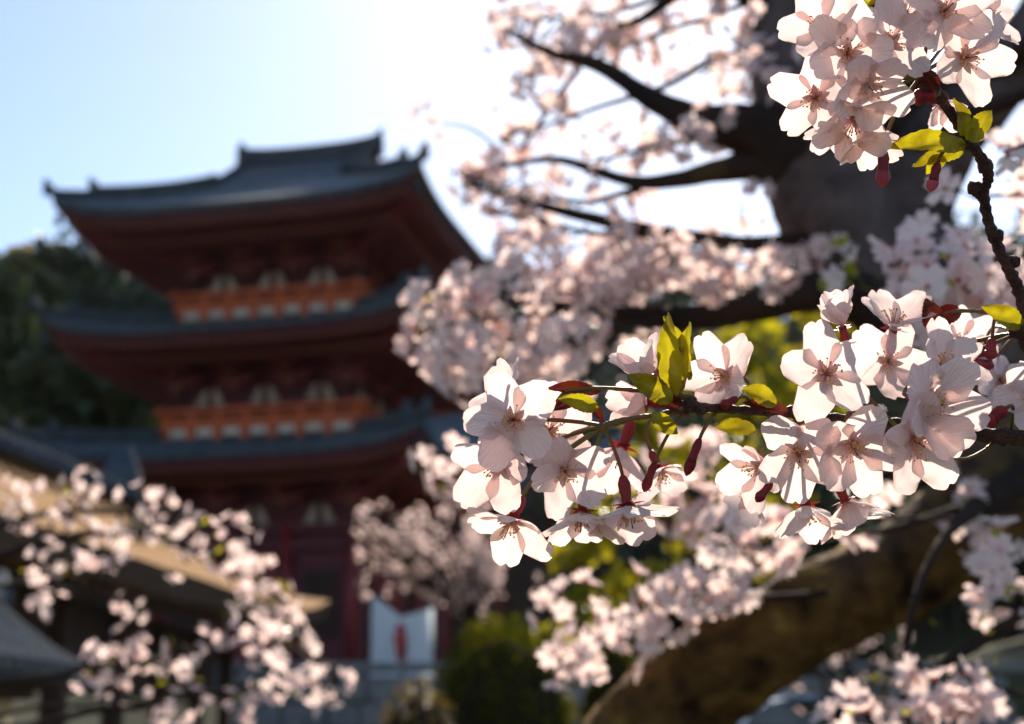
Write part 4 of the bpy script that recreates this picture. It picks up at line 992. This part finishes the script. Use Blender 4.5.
def twig(parent, pts, m='twig', n=14, knobs=()):
    P = spline(px_r(pts), n); mb = MB()
    rad = [p[3]*(1+.22*abs(noise.noise(Vector(p[:3])*260))+.10*math.sin(i*1.7)) for i, p in enumerate(P)]
    mb.tube([tuple(p[:3]) for p in P], rad, 12, 0, .22, nscale=420)
    for (x, y, d, r_) in knobs:
        c = at(x, y, d); q = r_/FPX*d; dv = Vector(rng.normal(size=3)).normalized()*q
        mb.tube([c-dv, c-dv*.4, c+dv*.5, c+dv*1.1], [q*.7, q, q*.85, q*.2], 10, 0, .3, nscale=500)
    return mb.build('twig', M[m], parent, True)

def branch_main():
    o = at(1040, 440, .52)
    t = thing('flowering_branch', o, 'sharp horizontal cherry branch with two big flower clusters crossing the middle', 'branch', 'flowering branches in focus')
    twig(t, [(1300, 380, .62, 9), (1120, 425, .56, 8), (1030, 437, .53, 7.5), (965, 433, .525, 6.5), (900, 424, .52, 5), (840, 418, .52, 4.4), (790, 414, .51, 4.2), (740, 410, .505, 4.2), (695, 406, .50, 4.6), (686, 400, .50, 6)], knobs=[(690, 404, .50, 8), (700, 410, .5, 6), (792, 412, .51, 7), (970, 432, .525, 8), (1002, 437, .53, 9)])
    twig(t, [(690, 406, .50, 4), (664, 414, .50, 3), (636, 418, .50, 2.6), (610, 424, .50, 3.6), (603, 428, .50, 3.8)], 'pedicel', knobs=[(604, 428, .50, 5)])
    twig(t, [(694, 398, .50, 3.2), (650, 392, .505, 2.4), (600, 388, .51, 2), (565, 392, .51, 2.6)], 'pedicel')
    NA = (604, 426, .50); NP = (690, 404, .50)
    F = lambda *a, **k: flower(t, *a, **k)
    F(514, 420, .497, 50, (-.28, .02, 1), 22, NA, .2)
    F(500, 464, .505, 47, (-.45, -.15, .9), 25, NA, .9)
    F(564, 470, .500, 43, (.18, -.25, 1), 28, NA, .4)
    F(512, 520, .503, 46, (-.35, -.72, .62), 22, NA, 1.4)
    F(582, 512, .500, 44, (-.12, -.92, .38), 30, NA, .3)
    F(628, 506, .500, 47, (.15, -.93, .30), 16, NA, .75)
    F(512, 404, .520, 46, (-.72, .48, .35), 30, (565, 392, .51), .5)
    F(548, 432, .520, 44, (.2, .35, .9), 30, NA, .1)
    F(622, 448, .535, 46, (-.35, -.85, .35), 42, NP, .6)
    F(646, 402, .530, 34, (-.75, .15, .45), 50, NP, .2)
    F(650, 376, .515, 38, (-.45, .72, .25), 52, NP, .9)
    F(726, 376, .515, 44, (-.62, .05, .72), 32, (760, 404, .51), .35)
    F(660, 470, .560, 36, (.3, -.7, .5), 30, NP, .6)
    NB = (862, 392, .515); NR = (1018, 334, .54); N2 = (800, 414, .512)
    twig(t, [(846, 418, .52, 3), (856, 404, .517, 2.2), (862, 390, .515, 2.6)], 'pedicel')
    F(826, 374, .500, 49, (-.12, .06, 1), 20, NB, .15)
    F(928, 402, .500, 52, (.30, -.12, .95), 22, NR, .8)
    F(942, 366, .510, 42, (.30, .42, .80), 34, NR, .3)
    F(798, 452, .500, 48, (-.12, -.35, .95), 24, N2, .55)
    F(852, 444, .497, 50, (.02, -.40, .90), 24, NB, .95)
    F(914, 440, .500, 50, (.12, -.22, 1), 22, NB, .1)
    F(842, 326, .510, 36, (-.30, .88, .22), 58, NB, .4)
    F(893, 326, .545, 40, (.05, .75, .45), 38, NR, .2)
    F(888, 362, .545, 40, (-.25, .1, 1), 22, NR, .7)
    F(806, 506, .512, 42, (.05, -.90, .40), 34, N2, .2)
    F(846, 502, .520, 42, (.35, -.88, .25), 28, N2, .6)
    F(760, 466, .518, 40, (-.60, -.25, .62), 28, N2, .5)
    F(752, 490, .545, 32, (-.5, -.6, .3), 30, N2, .1)
    F(962, 342, .585, 32, (.2, .2, .9), 30, NR, .3)
    F(1034, 398, .520, 38, (-.40, .05, .85), 24, (1060, 430, .54), .3)
    F(1000, 380, .600, 30, (-.1, -.2, .9), 30, NR, .3)
    bud(t, (700, 438), (686, 476), .50, 12, (720, 408, .505), 0); bud(t, (738, 398), (720, 407), .50, 11, (756, 410, .51), 0)
    bud(t, (772, 482), (756, 502), .50, 11, (800, 418, .512), 0); bud(t, (1006, 408), (984, 424), .515, 18, (1012, 436, .53), 1)
    bud(t, (992, 338), (990, 360), .53, 14, (996, 312, .535), 0); bud(t, (985, 345), (980, 372), .58, 26, NR, 1)
    bud(t, (655, 462), (644, 492), .51, 11, NP, 0)
    for a in (((674, 400), (668, 312), 24, .500), ((676, 400), (690, 322), 20, .503), ((672, 402), (628, 374), 24, .497), ((598, 408), (558, 398), 18, .498), ((652, 414), (678, 434), 18, .497), ((776, 406), (742, 386), 20, .500), ((756, 430), (714, 426), 18, .502), ((1022, 326), (982, 306), 22, .53), ((690, 380), (664, 316), 14, .507)):
        leaf(t, *a, side=rng.uniform(-.5, .5), dd=rng.uniform(-.004, .004))
    for a in (((600, 392), (546, 388), 14, .512), ((655, 396), (690, 416), 16, .500), ((588, 400), (604, 424), 10, .503), ((788, 412), (742, 402), 14, .505), ((930, 330), (926, 298), 22, .54), ((960, 310), (926, 326), 20, .545), ((576, 402), (548, 410), 12, .506)):
        leaf(t, *a, m='bract', fold=.9)
    twig(t, [(1018, 322, .535, 3.5), (985, 312, .535, 2.2), (950, 312, .54, 1.8), (930, 322, .54, 1.6)], 'pedicel')
    twig(t, [(995, 436, .53, 2), (990, 446, .53, 1.8), (968, 458, .525, 1.4), (946, 458, .52, 1.2)], 'pedicel')
branch_main()
def branch_top():
    t = thing('flowering_branch', at(1040, 335, .54), 'knobbly brown cherry twig rising to a large flower cluster at top right', 'branch', 'flowering branches in focus')
    twig(t, [(1180, 420, .60, 9), (1080, 380, .57, 8), (1030, 350, .54, 7), (1022, 300, .535, 6), (1008, 268, .53, 5.6), (992, 232, .525, 5.4), (984, 196, .52, 5), (988, 172, .515, 5), (970, 142, .51, 5.2), (950, 112, .507, 4.8), (934, 88, .505, 5), (918, 66, .503, 5.5)], knobs=[(986, 166, .515, 8), (968, 142, .51, 9), (976, 188, .52, 8), (926, 80, .504, 8), (918, 64, .503, 9), (1012, 262, .53, 7), (1020, 326, .537, 12), (996, 236, .527, 7), (940, 98, .506, 7)])
    twig(t, [(984, 200, .52, 3.5), (976, 192, .52, 4.5), (973, 184, .52, 5)])
    N1 = (922, 74, .504); N2 = (966, 140, .51)
    F = lambda *a, **k: flower(t, *a, **k)
    F(823, 28, .505, 46, (-.40, .10, .90), 24, N1, .3)
    F(847, 54, .498, 48, (-.18, .05, 1), 20, N1, .8)
    F(890, 42, .500, 45, (.08, .08, 1), 20, N1, .15)
    F(868, 86, .494, 46, (.02, -.38, .90), 24, N1, .6)
    F(816, 98, .505, 44, (-.42, -.22, .88), 22, N1, 1.0)
    F(855, 118, .500, 46, (-.10, -.70, .60), 24, N1, .4)
    F(868, 134, .507, 36, (.12, -.92, .35), 34, N1, .2)
    F(834, 122, .512, 36, (-.35, -.85, .30), 40, N1, .2)
    F(944, 12, .500, 50, (.05, .12, 1), 22, N1, .1)
    F(964, 58, .502, 48, (.25, -.12, .97), 22, N1, .9)
    F(905, 18, .520, 42, (.0, .4, .8), 26, N1, .7)
    F(984, 22, .520, 40, (.55, .25, .7), 28, N1, .3)
    F(942, 104, .530, 28, (.0, -.75, .5), 34, N1, .3)
    bud(t, (884, 150), (882, 188), .50, 15, N1, 1); bud(t, (938, 162), (930, 192), .50, 13, N2, 1); bud(t, (936, 96), (912, 98), .50, 18, N1, 0)
    for a in (((966, 146), (886, 146), 24, .502), ((964, 150), (912, 166), 18, .505), ((966, 140), (992, 110), 20, .503), ((962, 136), (954, 98), 18, .506), ((944, 156), (926, 174), 16, .504), ((970, 142), (982, 128), 16, .500), ((900, 2), (866, 6), 20, .51), ((882, 12), (862, -4), 16, .51), ((930, 78), (900, 74), 14, .507)):
        leaf(t, *a, side=rng.uniform(-.4, .4))
    for a in (((918, 70), (938, 96), 16, .500), ((868, 18), (882, 6), 12, .51)): leaf(t, *a, m='bract', fold=.9)
branch_top()


# ------------------------------------------------------------------ lens glare imitated by a thin even volume added round the whole place
hm = bpy.data.materials.new('glare_veil'); hm.use_nodes = True; ht = hm.node_tree
for n in list(ht.nodes): ht.nodes.remove(n)
ho = ht.nodes.new('ShaderNodeOutputMaterial'); hv = ht.nodes.new('ShaderNodeVolumePrincipled')
hv.inputs['Color'].default_value = (.95, .92, .92, 1); hv.inputs['Density'].default_value = 0.00005; hv.inputs['Anisotropy'].default_value = .6
ht.links.new(hv.outputs[0], ho.inputs['Volume'])
mb = MB(); mb.box((0, 500, 23), (3400, 4400, 50)); o = mb.build('glare_veil', hm)
tag(o, 'thin volume added over the temple grounds to imitate lens glare', 'glare_veil', kind='stuff')
